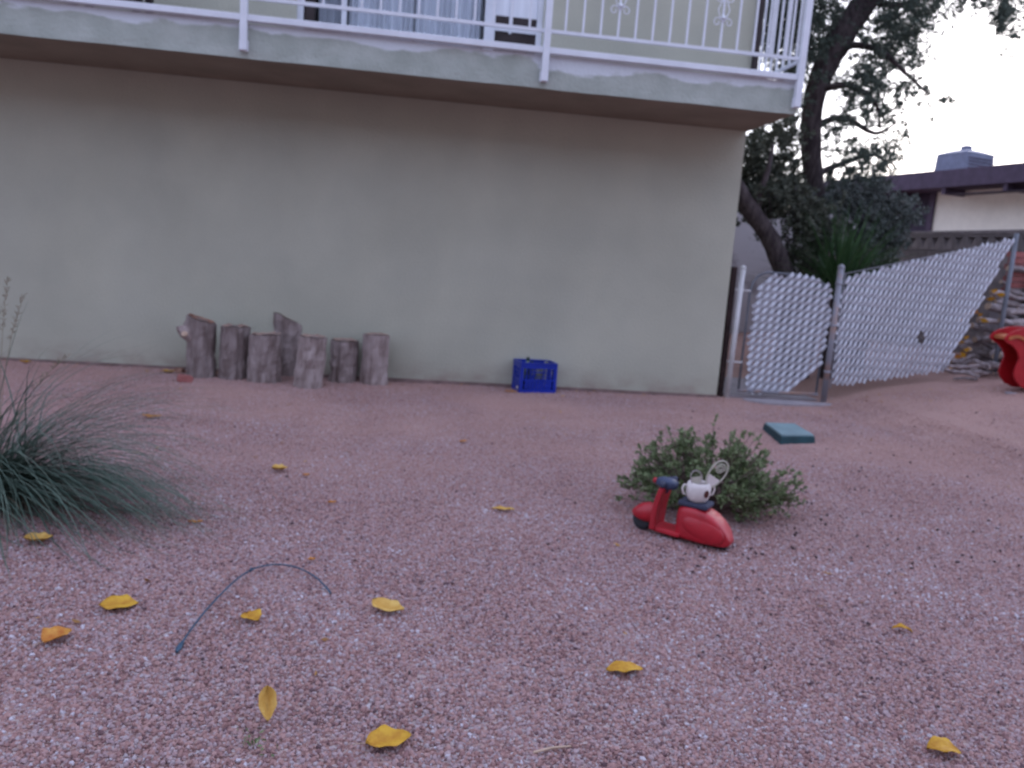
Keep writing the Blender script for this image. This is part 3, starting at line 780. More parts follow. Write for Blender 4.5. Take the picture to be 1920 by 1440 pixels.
# ------------------------------------------------------------------ valve box
def valve():
    T = [atZ(x, y, .062) for x, y in ((1433, 789), (1491, 791), (1529, 813), (1466, 813))]
    c = sum(T, Vector()) / 4
    t = thing('valve_box', 'low green irrigation valve box with paler lid on the gravel beyond the bush', 'box', (c.x, c.y, th(c.x, c.y)))
    L_ = [Vector((p.x - c.x, p.y - c.y, 0)) for p in T]
    def ring(s, z): return [Vector((p.x * s, p.y * s, z)) for p in L_]
    MB().loft([ring(1.06, -.01), ring(1.0, .052)]).build('body', M_boxside, t, bevel=.006)
    MB().loft([ring(.965, .0525), ring(.955, .064)]).build('lid', M_boxlid, t, bevel=.003)
valve()

# ------------------------------------------------------------------ scooter ornament
sc_pos = Vector((1.212, 3.225, 0)); sc_pos.z = th(1.212, 3.225)
scoot = thing('toy_scooter', 'small red scooter ornament with slate seat on the gravel before the bush', 'scooter', sc_pos + Vector((0, 0, .002)), radians(141))
def sup(hw, z0, z1, n=24, e=.55, yoff=0):
    out = []
    for j in range(n):
        a_ = 2 * pi * j / n; c_, s_ = cos(a_), sin(a_)
        out.append((hw * math.copysign(abs(c_) ** e, c_), (z0 + z1) / 2 + (z1 - z0) / 2 * math.copysign(abs(s_) ** e, s_)))
    return out
def xloft(secs, e=.55): return MB().loft([[Vector((x, y, z)) for y, z in sup(hw, z0, z1, e=e)] for x, hw, z0, z1 in secs])
def wheel(x, r, w):
    o = MB().lathe([(r * .55, -w), (r * .92, -w), (r, -w * .5), (r, w * .5), (r * .92, w), (r * .55, w)], 28, Matrix.Translation((x, 0, r)) @ Matrix.Rotation(pi / 2, 4, 'X')).build('wheel', M_tyre, scoot, smooth=True)
    MB().lathe([(.002, -w * .8), (r * .5, -w * .9), (r * .54, 0), (r * .5, w * .9), (.002, w * .8)], 20, Matrix.Translation((x, 0, r)) @ Matrix.Rotation(pi / 2, 4, 'X')).build('hub', M_hub, o, smooth=True)
wheel(.172, .046, .016); wheel(-.135, .042, .018)
# rear cowl
xloft([(.005, .040, .022, .125), (0, .047, .018, .150), (-.03, .056, .016, .163), (-.07, .061, .015, .164), (-.11, .063, .015, .157), (-.15, .060, .016, .140), (-.185, .056, .018, .114), (-.212, .046, .020, .084), (-.226, .034, .026, .056), (-.231, .028, .034, .046)], e=.30).build('rear_cowl', M_red, scoot, smooth=True)
# bulging side panels
for s in (-1, 1):
    m = MB()
    rings = [[Vector((x, s * (.040 + (hw + .030 - .040) * k), zc + (rz_ * cos(a_)) * (1 - .0))) for k, a_ in ()] for x, hw, zc, rz_ in ()]
    n = 20; rings = []
    for k in range(7):
        q = k / 6 * pi / 2; rr = cos(q) if k < 6 else .02; d = sin(q)
        rings.append([Vector((-.105 + .095 * rr * cos(2 * pi * j / n) - .012 * rr, s * (.052 + .016 * d), .078 + .052 * rr * sin(2 * pi * j / n) - .018 * rr * cos(2 * pi * j / n) * -1)) for j in range(n)])
    m.loft(rings, caps=True).build('side_panel', M_red, scoot, smooth=True)
xloft([(.115, .050, .022, .046), (.08, .056, .020, .042), (0, .058, .018, .040), (-.02, .056, .018, .040)], e=.35).build('floorboard', M_red, scoot, bevel=.0)
# leg shield: curved panel leaning back
m = MB(); rings = []
for i in range(9):
    t_ = i / 8; z = .03 + .185 * t_; x = .112 - .026 * t_ + .008 * sin(pi * t_); hw = .064 
    rings.append([Vector((x + .014 - .009 * abs(y / hw) ** 2 if sgn > 0 else x - .014 - .004 * abs(y / hw) ** 2, y, z)) for sgn in (1, -1) for y in (np.linspace(-hw, hw, 9) if sgn > 0 else np.linspace(hw, -hw, 9))])
m.loft(rings).build('leg_shield', M_red, scoot, smooth=False, bevel=.003)
# front fender, teardrop over the wheel
xloft([(.103, .030, .050, .118), (.125, .038, .042, .128), (.155, .041, .040, .129), (.185, .038, .044, .118), (.208, .027, .052, .100), (.222, .012, .062, .084), (.226, .004, .068, .078)], e=.9).build('front_fender', M_red, scoot, smooth=True)
xloft([(.035, .026, .212, .246), (.055, .040, .208, .254), (.075, .040, .207, .256), (.10, .030, .212, .256), (.12, .022, .218, .250)], e=.7).build('handlebar_housing', M_head, scoot, smooth=True)
MB().tube([(.085, -.012, .190), (.085, 0, .215)], .014, 12).build('steering_stem', M_head, scoot)
MB().lathe([(.001, -.012), (.009, -.009), (.0125, 0), (.009, .009), (.001, .012)], 16, Matrix.Translation((.130, .006, .236)) @ Matrix.Rotation(pi / 2, 4, 'Y')).build('headlamp', M_red, scoot, smooth=True)
for s in (-1, 1):
    h_ = MB().tube([(.085, s * .026, .238), (.080, s * .048, .240)], .008, 12).build('handlebar', M_head, scoot, smooth=True)
    MB().tube([(.080, s * .048, .240), (.068, s * .082, .238)], .0115, 12).build('grip', M_seat, h_, smooth=True)
m = MB().box((-.125, -.052, .160), (.005, .052, .184)); m.build('seat', M_seat, scoot, bevel=.009)
MB().box((-.21, -.008, .0), (-.05, .008, .03)).build('underframe', M_tyre, scoot)
M_sc = Matrix.Translation(scoot.location) @ Matrix.Rotation(radians(141), 4, 'Z')

pot_p = M_sc @ Vector((-.065, .005, .1845))
pot = thing('ceramic_pot', 'white ceramic pot with brown spot standing on the scooter seat', 'pot', pot_p); pot.scale = (1.12, 1.12, 1.1)
MB().lathe([(.001, 0), (.030, .0), (.040, .012), (.047, .035), (.047, .058), (.041, .074), (.037, .076), (.036, .07), (.041, .055), (.038, .02), (.001, .01)], 28).build('bowl', M_pot, pot, smooth=True)
dirv = Vector((.35, -.94, 0)).normalized()
MB().lathe([(.001, .0), (.0105, -.0005), (.0115, .002), (.001, .004)], 18, Matrix.Translation(dirv * .0462 + Vector((0, 0, .040))) @ dirv.to_track_quat('Z', 'Y').to_matrix().to_4x4() @ Matrix.Diagonal((1, 1.3, 1, 1))).build('brown_spot', M_brownspot, pot)
# handles
for s in (-1, 1):
    MB().tube([(s * .044, 0, .062), (s * .058, 0, .064), (s * .064, 0, .048), (s * .058, 0, .028), (s * .044, 0, .024)], .0042, 8).build('handle', M_pot, pot, smooth=True)
wing = thing('wire_ornament', 'cream wire ornament with spiral loop sticking up out of the white pot', 'ornament', pot_p + Vector((0, 0, .06)))
# big tilted loop with spiral, in a plane facing the camera
ex = Vector((.97, -.1, 0)).normalized()
def loopM(tilt, off): return Matrix.Translation(off) @ Matrix(((ex.x, 0, -ex.y, 0), (ex.y, 0, ex.x, 0), (0, 1, 0, 0), (0, 0, 0, 1))).to_4x4() @ Matrix.Rotation(tilt, 4, 'Z')
Mt = loopM(radians(-30), Vector((.066, -.014, .062)))
n = 40; lp = [Mt @ Vector((.033 * cos(2 * pi * i / n) * (1 - .18 * sin(2 * pi * i / n) * -1), .068 * sin(2 * pi * i / n), 0)) for i in range(n)]
MB().tube(lp, .0032, 7, close=True).build('loop', M_wire, wing, smooth=True)
sp = []
for i in range(44):
    t_ = i / 43; a_ = t_ * 4.4 * pi; r = .024 * (1 - .85 * t_); sp.append(Mt @ Vector((r * cos(a_) * .9, .030 + r * sin(a_) * 1.05, 0)))
MB().tube(sp, .0026, 6).build('spiral', M_wire, wing, smooth=True)
pl = [Mt @ Vector((.026 * cos(a_), -.010 + .045 * sin(a_), .002)) for a_ in np.linspace(pi * 1.02, pi * 1.98, 14)]
MB().prism(pl, Mt.to_3x3() @ Vector((0, 0, -.003))).build('filled_petal', M_pot, wing)
Mt2 = loopM(radians(14), Vector((-.022, -.018, .046)))
lp = [Mt2 @ Vector(((.024) * cos(2 * pi * i / n), .032 * sin(2 * pi * i / n), 0)) for i in range(n)]
MB().tube(lp, .0019, 7, close=True).build('loop', M_pinkwire, wing, smooth=True)
pl = [Mt2 @ Vector((.021 * cos(a_), -.002 + .028 * sin(a_), .002)) for a_ in np.linspace(pi * .93, pi * 2.07, 14)]
MB().prism(pl, Mt2.to_3x3() @ Vector((0, 0, -.003))).build('filled_petal', M_wire, wing)
MB().tube([(0, 0, 0), (.0, -.01, -.035)], .003, 6).build('stake', M_wire, wing)

# ------------------------------------------------------------------ bush behind the scooter
def bush():
    bc = Vector((1.49, 3.64, 0)); bc.z = th(bc.x, bc.y)
    t = thing('bush', 'low spreading green bush behind the red scooter ornament', 'bush', bc)
    rs = np.random.default_rng(21); C = []; D = []; stems = MB()
    for k in range(260):
        az = rs.uniform(0, 2 * pi); el = rs.uniform(.12, 1.25) if k % 3 else rs.uniform(.1, .45); Lr = rs.uniform(.72, 1.0)
        # wide, low: reach .42 sideways, .36 up
        tip = np.array([cos(az) * cos(el) * .47 * Lr, sin(az) * cos(el) * .36 * Lr, .03 + sin(el) * .42 * Lr])
        if tip[0] < 0: tip[2] *= .95
        mid = tip * .5 + np.array([rs.normal(0, .02), rs.normal(0, .02), .035]); st = np.array([rs.normal(0, .02), rs.normal(0, .02), -.01])
        P = [st * (1 - s) ** 2 + 2 * mid * s * (1 - s) + tip * s ** 2 for s in np.linspace(0, 1, 7)]
        stems.tube([Vector(p) for p in P], [.0035 - .0022 * i / 6 for i in range(7)], 5)
        for q in range(rs.integers(3, 7)):          # side shoots with rosettes of leaves
            s = rs.uniform(.45, 1.0); p = st * (1 - s) ** 2 + 2 * mid * s * (1 - s) + tip * s ** 2
            d = (tip - st) / np.linalg.norm(tip - st) + rs.normal(0, .55, 3); d[2] += .25; d /= np.linalg.norm(d); l = rs.uniform(.03, .075)
            stems.tube([Vector(p), Vector(p + d * l)], [.0016, .0009], 4)
            for w in range(rs.integers(9, 18)):
                u = rs.uniform(.25, 1.05); c = p + d * l * u; dd = d * .7 + rs.normal(0, .6, 3); dd /= np.linalg.norm(dd)
                C.append(c + dd * .008); D.append(dd)
    C = np.array(C); D = unit(np.array(D)); ok = C[:, 2] > .004; C = C[ok]; D = D[ok]; n = len(C)
    Wd = unit(np.cross(D, rs.normal(0, 1, (n, 3))))
    o = bpy.data.objects.new('foliage', leaf_mesh('foliage', C, D, Wd, rs.uniform(.020, .034, n), rs.uniform(.0035, .006, n), M_bush)); COL.objects.link(o); o.parent = t; o['kind'] = 'stuff'
    o = stems.build('stems', M_bushstem, t)
    yl = leafmat('bush_yellow_leaf', (.30, .28, .03), (.40, .34, .05))
    for px, py in ((1449, 937), (1433, 1001), (1398, 880)):
        g = atY(px, py, 3.5) - bc
        c = np.array([[g.x, g.y, max(.012, g.z)]]); d = unit(rs.normal(0, 1, (1, 3)) * np.array([1, 1, .3])); w = unit(np.cross(d, np.array([[0, .5, 1.]])))
        l = bpy.data.objects.new('yellow_leaf', leaf_mesh('yellow_leaf', c, d, w, np.array([.035]), np.array([.009]), yl)); COL.objects.link(l); l.parent = t
bush()

# ------------------------------------------------------------------ ornamental grass at the left edge
def blade_strip(P, w, side):
    """ribbon with a slight fold"""
    v = []; n = len(P)
    for i, p in enumerate(P):
        ww = w * (1 - (i / (n - 1)) ** 2.2) + .0003
        v += [p - side * ww, p + Vector((0, 0, -ww * .4)), p + side * ww]
    f = []
    for i in range(n - 1):
        a_ = 3 * i; f += [(a_, a_ + 1, a_ + 4, a_ + 3), (a_ + 1, a_ + 2, a_ + 5, a_ + 4)]
    return v, f
def grass():
    gc = Vector((-1.76, 3.50, 0)); gc.z = th(gc.x, gc.y)
    t = thing('ornamental_grass', 'clump of arching blue green grass at the left edge of the photo', 'grass', gc)
    rs = random.Random(4); m = MB(); dry = MB()
    def arc(az, L, el, w, mb, droop=1.0, r0=.09):
        p = Vector((rs.gauss(0, r0), rs.gauss(0, r0), 0)); d = Vector((cos(az) * cos(el), sin(az) * cos(el), sin(el))); n = 11; P = [p.copy()]
        side = Vector((-sin(az), cos(az), 0)); step = L / n
        for i in range(n):
            d = (d + Vector((rs.gauss(0, .018), rs.gauss(0, .018), -.16 * droop * (.4 + i / n)))).normalized(); p = p + d * step
            if p.z < .008: p.z = .008 + rs.random() * .01; d.z = 0.02
            P.append(p.copy())
        v, f = blade_strip(P, w, side); mb.add(v, f)
    for k in range(560):
        az = rs.uniform(0, 2 * pi) if k % 2 else rs.uniform(-1.3, .9)
        arc(az, rs.uniform(.45, 1.0), rs.uniform(.2, 1.3), rs.uniform(.0018, .0034), m, rs.uniform(.7, 1.5))
    # the long sheaf that reaches right
    for k in range(150):
        arc(rs.gauss(-.36, .17), rs.uniform(.85, 1.25), rs.uniform(.45, .8), rs.uniform(.0022, .0036), m, rs.uniform(.8, 1.1), .06)
    for k in range(80):
        arc(rs.gauss(-.05, .4), rs.uniform(.9, 1.25), rs.uniform(.65, 1.0), .0028, m, rs.uniform(.65, .95), .06)
    for k in range(220): arc(rs.uniform(-2, 1), rs.uniform(.2, .55), rs.uniform(.1, .9), .002, dry, 1.4)
    for nm, mb, mt in (('blades', m, M_grass), ('dry_blades', dry, M_drygrass)):
        me = bpy.data.meshes.new(nm); me.from_pydata(mb.v, [], mb.f); me.materials.append(mt)
        o = bpy.data.objects.new(nm, me); COL.objects.link(o); o.parent = t; o['kind'] = 'stuff'
    # flower stalks with feathery seed heads
    for x0, y0, bendx, H in ((.06, .05, .05, 1.05), (.0, .00, .10, .92), (.1, -.05, .28, .72), (.03, .1, .12, .98), (.02, .08, .02, .8)):
        s = MB(); P = [Vector((x0 + bendx * u ** 2, y0, H * (u - .12 * u ** 3))) for u in np.linspace(0, 1, 9)]
        st = s.tube(P, [.0022 - .0014 * i / 8 for i in range(9)], 5).build('flower_stalk', M_drygrass, t)
        c = []; d = []
        for i in range(70):
            u = rs.uniform(.72, 1.0); p = Vector((x0 + bendx * u ** 2, y0, H * (u - .12 * u ** 3)))
            dd = Vector((rs.gauss(0, 1), rs.gauss(0, 1), 1.2)).normalized(); c.append(p + dd * .012); d.append(dd)
        c = np.array(c); d = unit(np.array(d)); w = unit(np.cross(d, rng.normal(0, 1, d.shape)))
        o = bpy.data.objects.new('seed_head', leaf_mesh('seed_head', c, d, w, np.full(70, .022), np.full(70, .0016), M_drygrass)); COL.objects.link(o); o.parent = st
grass()

# ------------------------------------------------------------------ fallen leaves
def leaf(px, py, L, W, rz, fold, curl, label, col=0, stem=True, tilt=(0, 0)):
    g = onG(px, py); n, w = 14, 8
    v = []
    for i in range(n + 1):
        u = i / n; prof = (sin(pi * u ** .85)) ** .8 if 0 < u < 1 else 0.02
        prof *= 1 + .06 * sin(17 * u + px)
        for j in range(w + 1):
            s = (j / w) * 2 - 1; y = s * W / 2 * prof; x = (u - .5) * L
            z = abs(s) * fold * W * prof + curl * (u - .5) ** 2 * L * 2 + .0025 * sin(9 * s + 13 * u + px)
            v.append((x, y * (1 - .25 * abs(fold)), z))
    zs = min(p[2] for p in v); v = [(a, b, c - zs + .005) for a, b, c in v]
    f = [(i * (w + 1) + j, (i + 1) * (w + 1) + j, (i + 1) * (w + 1) + j + 1, i * (w + 1) + j + 1) for i in range(n) for j in range(w)]
    m = MB(); m.add(v, f)
    o = thing('fallen_leaf', label, 'leaf', g + Vector((0, 0, .008 + L / 2 * abs(sin(tilt[1])))), rz); o.rotation_euler = (tilt[0], tilt[1], rz)
    mt = (LM0, LM1, LM2)[col]
    b = m.build('blade', mt, o, smooth=True); md = b.modifiers.new('t', 'SOLIDIFY'); md.thickness = .0006
    if stem:
        c = v[w // 2]
        MB().tube([(c[0], 0, c[2]), (c[0] - .012, .002, c[2] + .001), (c[0] - .030, .007, c[2] - .001)], .0009, 5).build('leaf_stem', M_woodend, o)
    return o
LM0 = mat('leaf_yellow', (.42, .19, .02), rough=.65, vscale=24, col2=(.60, .35, .035), bump=.25, bscale=90)
LM1 = mat('leaf_pale_yellow', (.50, .27, .05), rough=.65, vscale=24, col2=(.66, .43, .12), bump=.25, bscale=90)
LM2 = mat('leaf_orange', (.42, .13, .02), rough=.6, vscale=30, col2=(.60, .30, .06), bump=.25, bscale=90)
LV = [
 (223, 1142, .112, .105, .15, .10, .05, 'broad golden leaf lying flat, lower left of the photo', 0),
 (108, 1204, .09, .085, 1.1, .25, .1, 'orange brown leaf left of the broad golden leaf', 2),
 (472, 1167, .066, .07, -.8, .2, .15, 'small yellow leaf lying inside the curve of the thin tube', 0),
 (727, 1150, .125, .085, -.6, .15, .25, 'curled pale yellow leaf right of the thin tube end', 1),
 (500, 1350, .086, .050, -1.35, .45, .35, 'folded yellow leaf standing on edge, with pale upper half', 1),
 (728, 1400, .110, .088, .28, .15, .1, 'yellow leaf with long stem at the bottom of the photo', 0),
 (1170, 1264, .110, .062, .03, -.1, -.3, 'arched yellow leaf with edges turned down, bottom centre right', 0),
 (1768, 1418, .082, .07, -.3, .1, -.3, 'curled yellow leaf in the bottom right corner', 0),
 (1690, 1189, .066, .030, -.4, .2, -.3, 'narrow yellow leaf alone on gravel below the slope', 0),
 (72, 1022, .095, .075, .25, .3, .4, 'yellow leaf with upturned tip below the ornamental grass', 1),
 (524, 886, .08, .07, .25, .3, .3, 'pale yellow leaf half way between the thin tube and the logs', 1),
 (943, 961, .105, .040, -.05, .2, .1, 'long pale leaf lying left of the scooter', 1),
 (284, 785, .12, .05, .0, .1, .2, 'orange leaf on the gravel between grass and logs', 2),
 (574, 896, .035, .025, .3, .2, .2, 'tiny orange leaf just right of the pale leaf in mid yard', 2),
 (584, 1056, .028, .022, .3, .2, .2, 'tiny orange leaf above the top of the thin tube', 2),
 (315, 701, .10, .06, .2, .3, .3, 'yellow leaf against the wall left of the red brick', 1),
 (48, 683, .09, .05, .1, .3, .3, 'yellow leaf at the wall foot at the far left', 0),
 (958, 737, .12, .05, .1, .1, .1, 'brown leaf beside the left corner of the blue crate', 2),
 (622, 948, .04, .022, .3, .2, .2, 'small brown leaf in the middle of the yard', 2),
 (366, 985, .06, .022, .1, .2, .2, 'brown sliver of leaf right of the grass tips', 2),
 (88, 914, .04, .03, .1, .2, .2, 'small orange leaf caught low in the ornamental grass', 2),
 (868, 832, .06, .03, .6, .2, .2, 'faded leaf on the gravel in front of the blue crate', 2),
]
for l in LV: leaf(*l, stem=l[0] in (728, 1170, 72, 108), tilt=(0, .75) if l[0] == 500 else (0, 0))

# thin irrigation tube curved on the gravel
pts = [onG(*q) for q in ((338, 1217), (352, 1198), (378, 1166), (410, 1132), (440, 1104), (470, 1084), (500, 1075), (530, 1073), (560, 1078), (590, 1092), (610, 1108), (620, 1118))]
pts = [p + Vector((0, 0, .010 + .02 * sin(pi * i / 11))) for i, p in enumerate(pts)]
def smoothpts(P, k=4):
    out = []
    for i in range(len(P) - 1):
        p0, p1, p2, p3 = P[max(i - 1, 0)], P[i], P[i + 1], P[min(i + 2, len(P) - 1)]
        for j in range(k):
            t_ = j / k; out.append(.5 * ((2 * p1) + (p2 - p0) * t_ + (2 * p0 - 5 * p1 + 4 * p2 - p3) * t_ ** 2 + (3 * p1 - p0 - 3 * p2 + p3) * t_ ** 3))
    return out + [P[-1]]
P = smoothpts(pts); tb = thing('drip_tube', 'thin blue grey irrigation tube curving over the gravel', 'tube', P[0])
MB().tube([p - P[0] for p in P], .0028, 8).build('tube', M_tube, tb, smooth=True)
e = (P[1] - P[0]).normalized()
MB().tube([-e * .03, -e * .012, e * .002, e * .02], [.004, .0075, .0075, .004], 10).build('emitter', M_tube, tb)
MB().tube([P[20] - P[0] - e * .008, P[20] - P[0] + e * .008], .005, 8).build('clip', M_tube, tb)

# weed sprout and pale stick near the bottom edge
g = onG(478, 1396); wd = thing('weed', 'tiny green weed sprout below the folded yellow leaf', 'weed', g)
n = 26; c = rng.normal(0, 1, (n, 3)) * [.022, .018, .004] + [0, 0, .012]; c[:, 1] -= c[:, 0] * .7; d = unit(rng.normal(0, 1, (n, 3)) + [0, 0, .4]); w = unit(np.cross(d, rng.normal(0, 1, (n, 3))))
o = bpy.data.objects.new('leaves', leaf_mesh('leaves', c, d, w, np.full(n, .016), np.full(n, .003), M_bush)); COL.objects.link(o); o.parent = wd
a, b = onG(1000, 1418), onG(1070, 1406)
s = MB().tube([a + Vector((0, 0, .01)), (a + b) / 2 + Vector((0, 0, .014)), b + Vector((0, 0, .01))], [.003, .0035, .002], 7, jitter=.2).build('stick', M_woodend, None)
tag(s, 'short pale stick on the gravel at the bottom edge', 'stick')

# dark seed pods and bits of debris strewn on the right
def debris():
    rs = random.Random(12); m = MB()
    for k in range(300):
        px = rs.uniform(1250, 1920) if rs.random() < .85 else rs.uniform(300, 1300); py = rs.uniform(790, 1330) if rs.random() < .35 else rs.uniform(760, 1080)
        if px > 1340 and py < 770 + 0: continue
        g = onG(px, py)
        if g.y > 7.0 or g.y < 1.2: continue
        r = rs.uniform(.003, .0065) * (1 if g.y > 3 else .8)
        az = rs.uniform(0, pi); L_ = r * rs.uniform(1, 2.4); d = Vector((cos(az), sin(az), rs.uniform(-.1, .2)))
        c = g + Vector((0, 0, r * .6 + .006))
        m.tube([c - d * L_ * .7, c - d * L_ * .3, c + d * L_ * .4, c + d * L_ * .7], [r * .3, r * .9, r * .8, r * .2], 6, jitter=.3)
    o = m.build('ground_debris', mat('debris_dark', (.07, .045, .05), rough=.9, var=.4), None)
    tag(o, 'dark seed pods and bark crumbs strewn over the right of the yard', 'debris', kind='stuff')
debris()
def litter():
    rs = np.random.default_rng(77); C = []
    for k in range(260):
        if k < 130: x, y = rs.uniform(-3.8, 3.0), 7.17 - abs(rs.normal(0, .16))
        elif k < 190: x, y = rs.uniform(3.8, 5.6), 7.2 - abs(rs.normal(0, .25))
        else: x, y = rs.uniform(-2.5, 4.5), rs.uniform(2.0, 7.0)
        C.append((x, y, th(x, y) + .012))
    C = np.array(C); n = len(C); d = unit(rs.normal(0, 1, (n, 3)) * [1, 1, .25]); w = unit(np.cross(d, rs.normal(0, .3, (n, 3)) + [0, 0, 1]))
    o = bpy.data.objects.new('leaf_litter', leaf_mesh('leaf_litter', C, d, w, rs.uniform(.012, .05, n), rs.uniform(.003, .010, n), leafmat('litter_leaf', (.16, .07, .035), (.50, .27, .07), trans=.1))); COL.objects.link(o)
    tag(o, 'brown and orange leaf crumbs lying along the wall foot and over the yard', 'leaf litter', kind='stuff')
litter()

# ------------------------------------------------------------------ red sleigh ornament at the right edge
def sleigh():
    Yp = 6.75; DX = 26
    out = [(1855, 636), (1862, 627), (1872, 621), (1890, 616), (1915, 615), (1945, 618), (1990, 640), (2010, 690), (2000, 722), (1960, 733), (1920, 733), (1899, 731), (1884, 724), (1875, 712), (1872, 702), (1876, 688), (1883, 673), (1880, 660), (1870, 648), (1860, 642)]
    out = [(x + DX, y) for x, y in out]; P = [atY(x, y, Yp) for x, y in out]; base = Vector((6.0, Yp + .1, th(6.0, Yp))); base.z = min(p.z for p in P)
    base.z = th(5.9, Yp)
    dz = base.z - min(p.z for p in P) + .04
    t = thing('sleigh_ornament', 'red curl-fronted sleigh ornament beside the wood heap, cut by the right edge', 'ornament', base)
    Q = [p - base + Vector((0, 0, dz * 0)) for p in P]
    for y in (-.02, .17):
        MB().prism([q + Vector((0, y - .1 + .1, 0)) for q in Q], (0, .022, 0)).build('side_panel', M_sleigh, t, bevel=.005)
    # lining: band of planks between the sides following the inside of the curl
    inner = [atY(x + DX, y, Yp) - base for x, y in ((1862, 637), (1880, 634), (1898, 645), (1912, 662), (1922, 690), (1945, 708), (1985, 712))]
    m = MB(); inner = smoothpts(inner, 4)
    for a_, b_ in zip(inner[:-1], inner[1:]):
        m.prism([a_ + Vector((0, -.035, .0)), b_ + Vector((0, -.035, 0)), b_ + Vector((0, -.035, .028)), a_ + Vector((0, -.035, .028))], (0, .22, 0))
    m.build('tan_band', M_tan, t)
    g_ = MB().tube([atY(1885, 736, Yp) - base, atY(1935, 742, Yp) - base, atY(2000, 744, Yp) - base], .01, 8); g_.build('runner', M_galv, t)
    MB().box((.13, -.01, .0), (.16, .20, .10)).build('foot', M_tyre, t)
    MB().prism([atY(x + DX, y, Yp - .023) - base for x, y in ((1912, 648), (1930, 640), (1932, 656), (1918, 660))], (0, -.003, 0)).build('white_mark', M_pot, t)
sleigh()

# ------------------------------------------------------------------ firewood heap
def firewood():
    rs = random.Random(31)
    meshes = []
    for k in range(7):
        m = MB(); K_ = 7; r = .030 + .006 * k; L_ = .75 + .06 * (k % 4)
        P = [Vector((L_ * (i / K_ - .5), .018 * sin(i * 1.1 + k), .018 * cos(i * .9 + 2 * k))) for i in range(K_ + 1)]
        m.tube(P, [r * (1 + .12 * sin(i * 1.7 + k)) * (1 - .03 * i) for i in range(K_ + 1)], 12, jitter=.16, caps=False)
        bm_ = m.mesh('bark', M_wood)
        e_ = MB(); 
        for p, dx, rr in ((P[0], -.002, r * .97), (P[-1], .002, r * .78)):
            e_.lathe([(.001, -.003), (rr * .6, -.002), (rr, 0), (rr, .001), (.001, .003)], 12, Matrix.Translation(p + Vector((dx, 0, 0))) @ Matrix.Rotation(pi / 2, 4, 'Y'))
        meshes.append((bm_, e_.mesh('cut_end', M_woodend)))
    def put(x, y, z, yaw, pit, k, s, lab):
        t = thing('firewood', lab, 'firewood', (x, y, z), yaw, 'grey firewood heaped at the end of the slatted fence'); t.rotation_euler = (rs.uniform(0, 6), pit, yaw); t.scale = (s, s, s)
        inst('bark', meshes[k][0], t); inst('cut_end', meshes[k][1], t)
    lab = 'weathered grey branch in the firewood heap right of the slatted fence'
    for lv in range(15):
        z = .34 + lv * .085
        for k in range(8):
            x = 5.80 + .09 * lv + k * .17 + rs.uniform(-.08, .08)
            y = 7.95 + rs.uniform(-.12, .28) + .02 * lv
            yaw = rs.choice([rs.uniform(-.5, .4), rs.uniform(.9, 2.2)]) if lv < 6 else rs.uniform(-.45, .35)
            kk = rs.randrange(7)
            lab = ('thin' if kk < 3 else 'thick') + ' weathered branch in the ' + ('bottom' if lv < 4 else 'middle' if lv < 9 else 'top') + (' layers of the firewood heap, by the fence end' if k < 4 else ' layers of the firewood heap, on its right side')
            put(x + .12, y, z + rs.uniform(-.02, .02) + .09 * (x - 6.2), yaw, rs.uniform(-.25, .35), kk, rs.uniform(.5, .95), lab)
    # foot of the heap spilling forward
    lab2 = 'short branch piece spilled at the foot of the firewood heap'
    for k in range(34):
        x = rs.uniform(5.55, 6.7); y = rs.uniform(7.35, 7.75) ; 
        if y < 7.24 + K * (x - 4.03) - .25 and x < 5.6: continue
        put(x, y - .0, th(x, y) + .04 + .05 * (k % 3), rs.uniform(0, 3.1), rs.uniform(-.15, .2), rs.randrange(5), rs.uniform(.28, .5), lab2)
    # yellow leaves caught in the heap
    c = []
    for px, py in ((1815, 588), (1828, 584), (1838, 590), (1800, 640), (1812, 632), (1795, 668), (1806, 665), (1813, 655), (1783, 690), (1858, 560), (1877, 552), (1865, 545), (1800, 600), (1845, 600)):
        p = atY(px, py, 7.72); c.append(p)
    for p in c:
        q = np.array([[0, 0, 0.]]); d = unit(rng.normal(0, 1, (1, 3)) * [1, .6, .3]); w = unit(np.cross(d, [[.2, 1, .5]]))
        o = bpy.data.objects.new('fallen_leaf', leaf_mesh('fallen_leaf', q, d, w, np.array([.10]), np.array([.028]), LM0 if random.random() < .6 else LM2)); COL.objects.link(o); o.location = p
        tag(o, 'yellow brown leaf caught in the firewood heap', 'leaf', 'leaves caught in the firewood heap')
firewood()
# stacked red bricks behind the heap, upper right
rs_ = random.Random(3)
bmesh_ = MB().box((-.10, -.05, -.03), (.10, .05, .03)).mesh('brick', M_brick)
for lv in range(9):
    for k in range(3):
        o = bpy.data.objects.new('brick', bmesh_); COL.objects.link(o)
        o.location = (6.75 + k * .22 + .03 * (lv % 2), 8.38 + rs_.uniform(-.01, .01), .42 + .03 + lv * .068 + .62 * 1)
        o.rotation_euler = (0, 0, rs_.uniform(-.08, .08)); tag(o, 'red brick in the %s courses of the stack behind the firewood heap' % ('bottom' if lv < 3 else 'middle' if lv < 6 else 'top'), 'brick', 'red bricks stacked behind the firewood heap')
bm2 = MB().box((-.33, -.12, 0), (.33, .12, .62)).build('stack_base', M_conc, None, bevel=.01); bm2.location = (6.97, 8.42, .41)
tag(bm2, 'grey concrete block carrying the red brick stack', 'block')

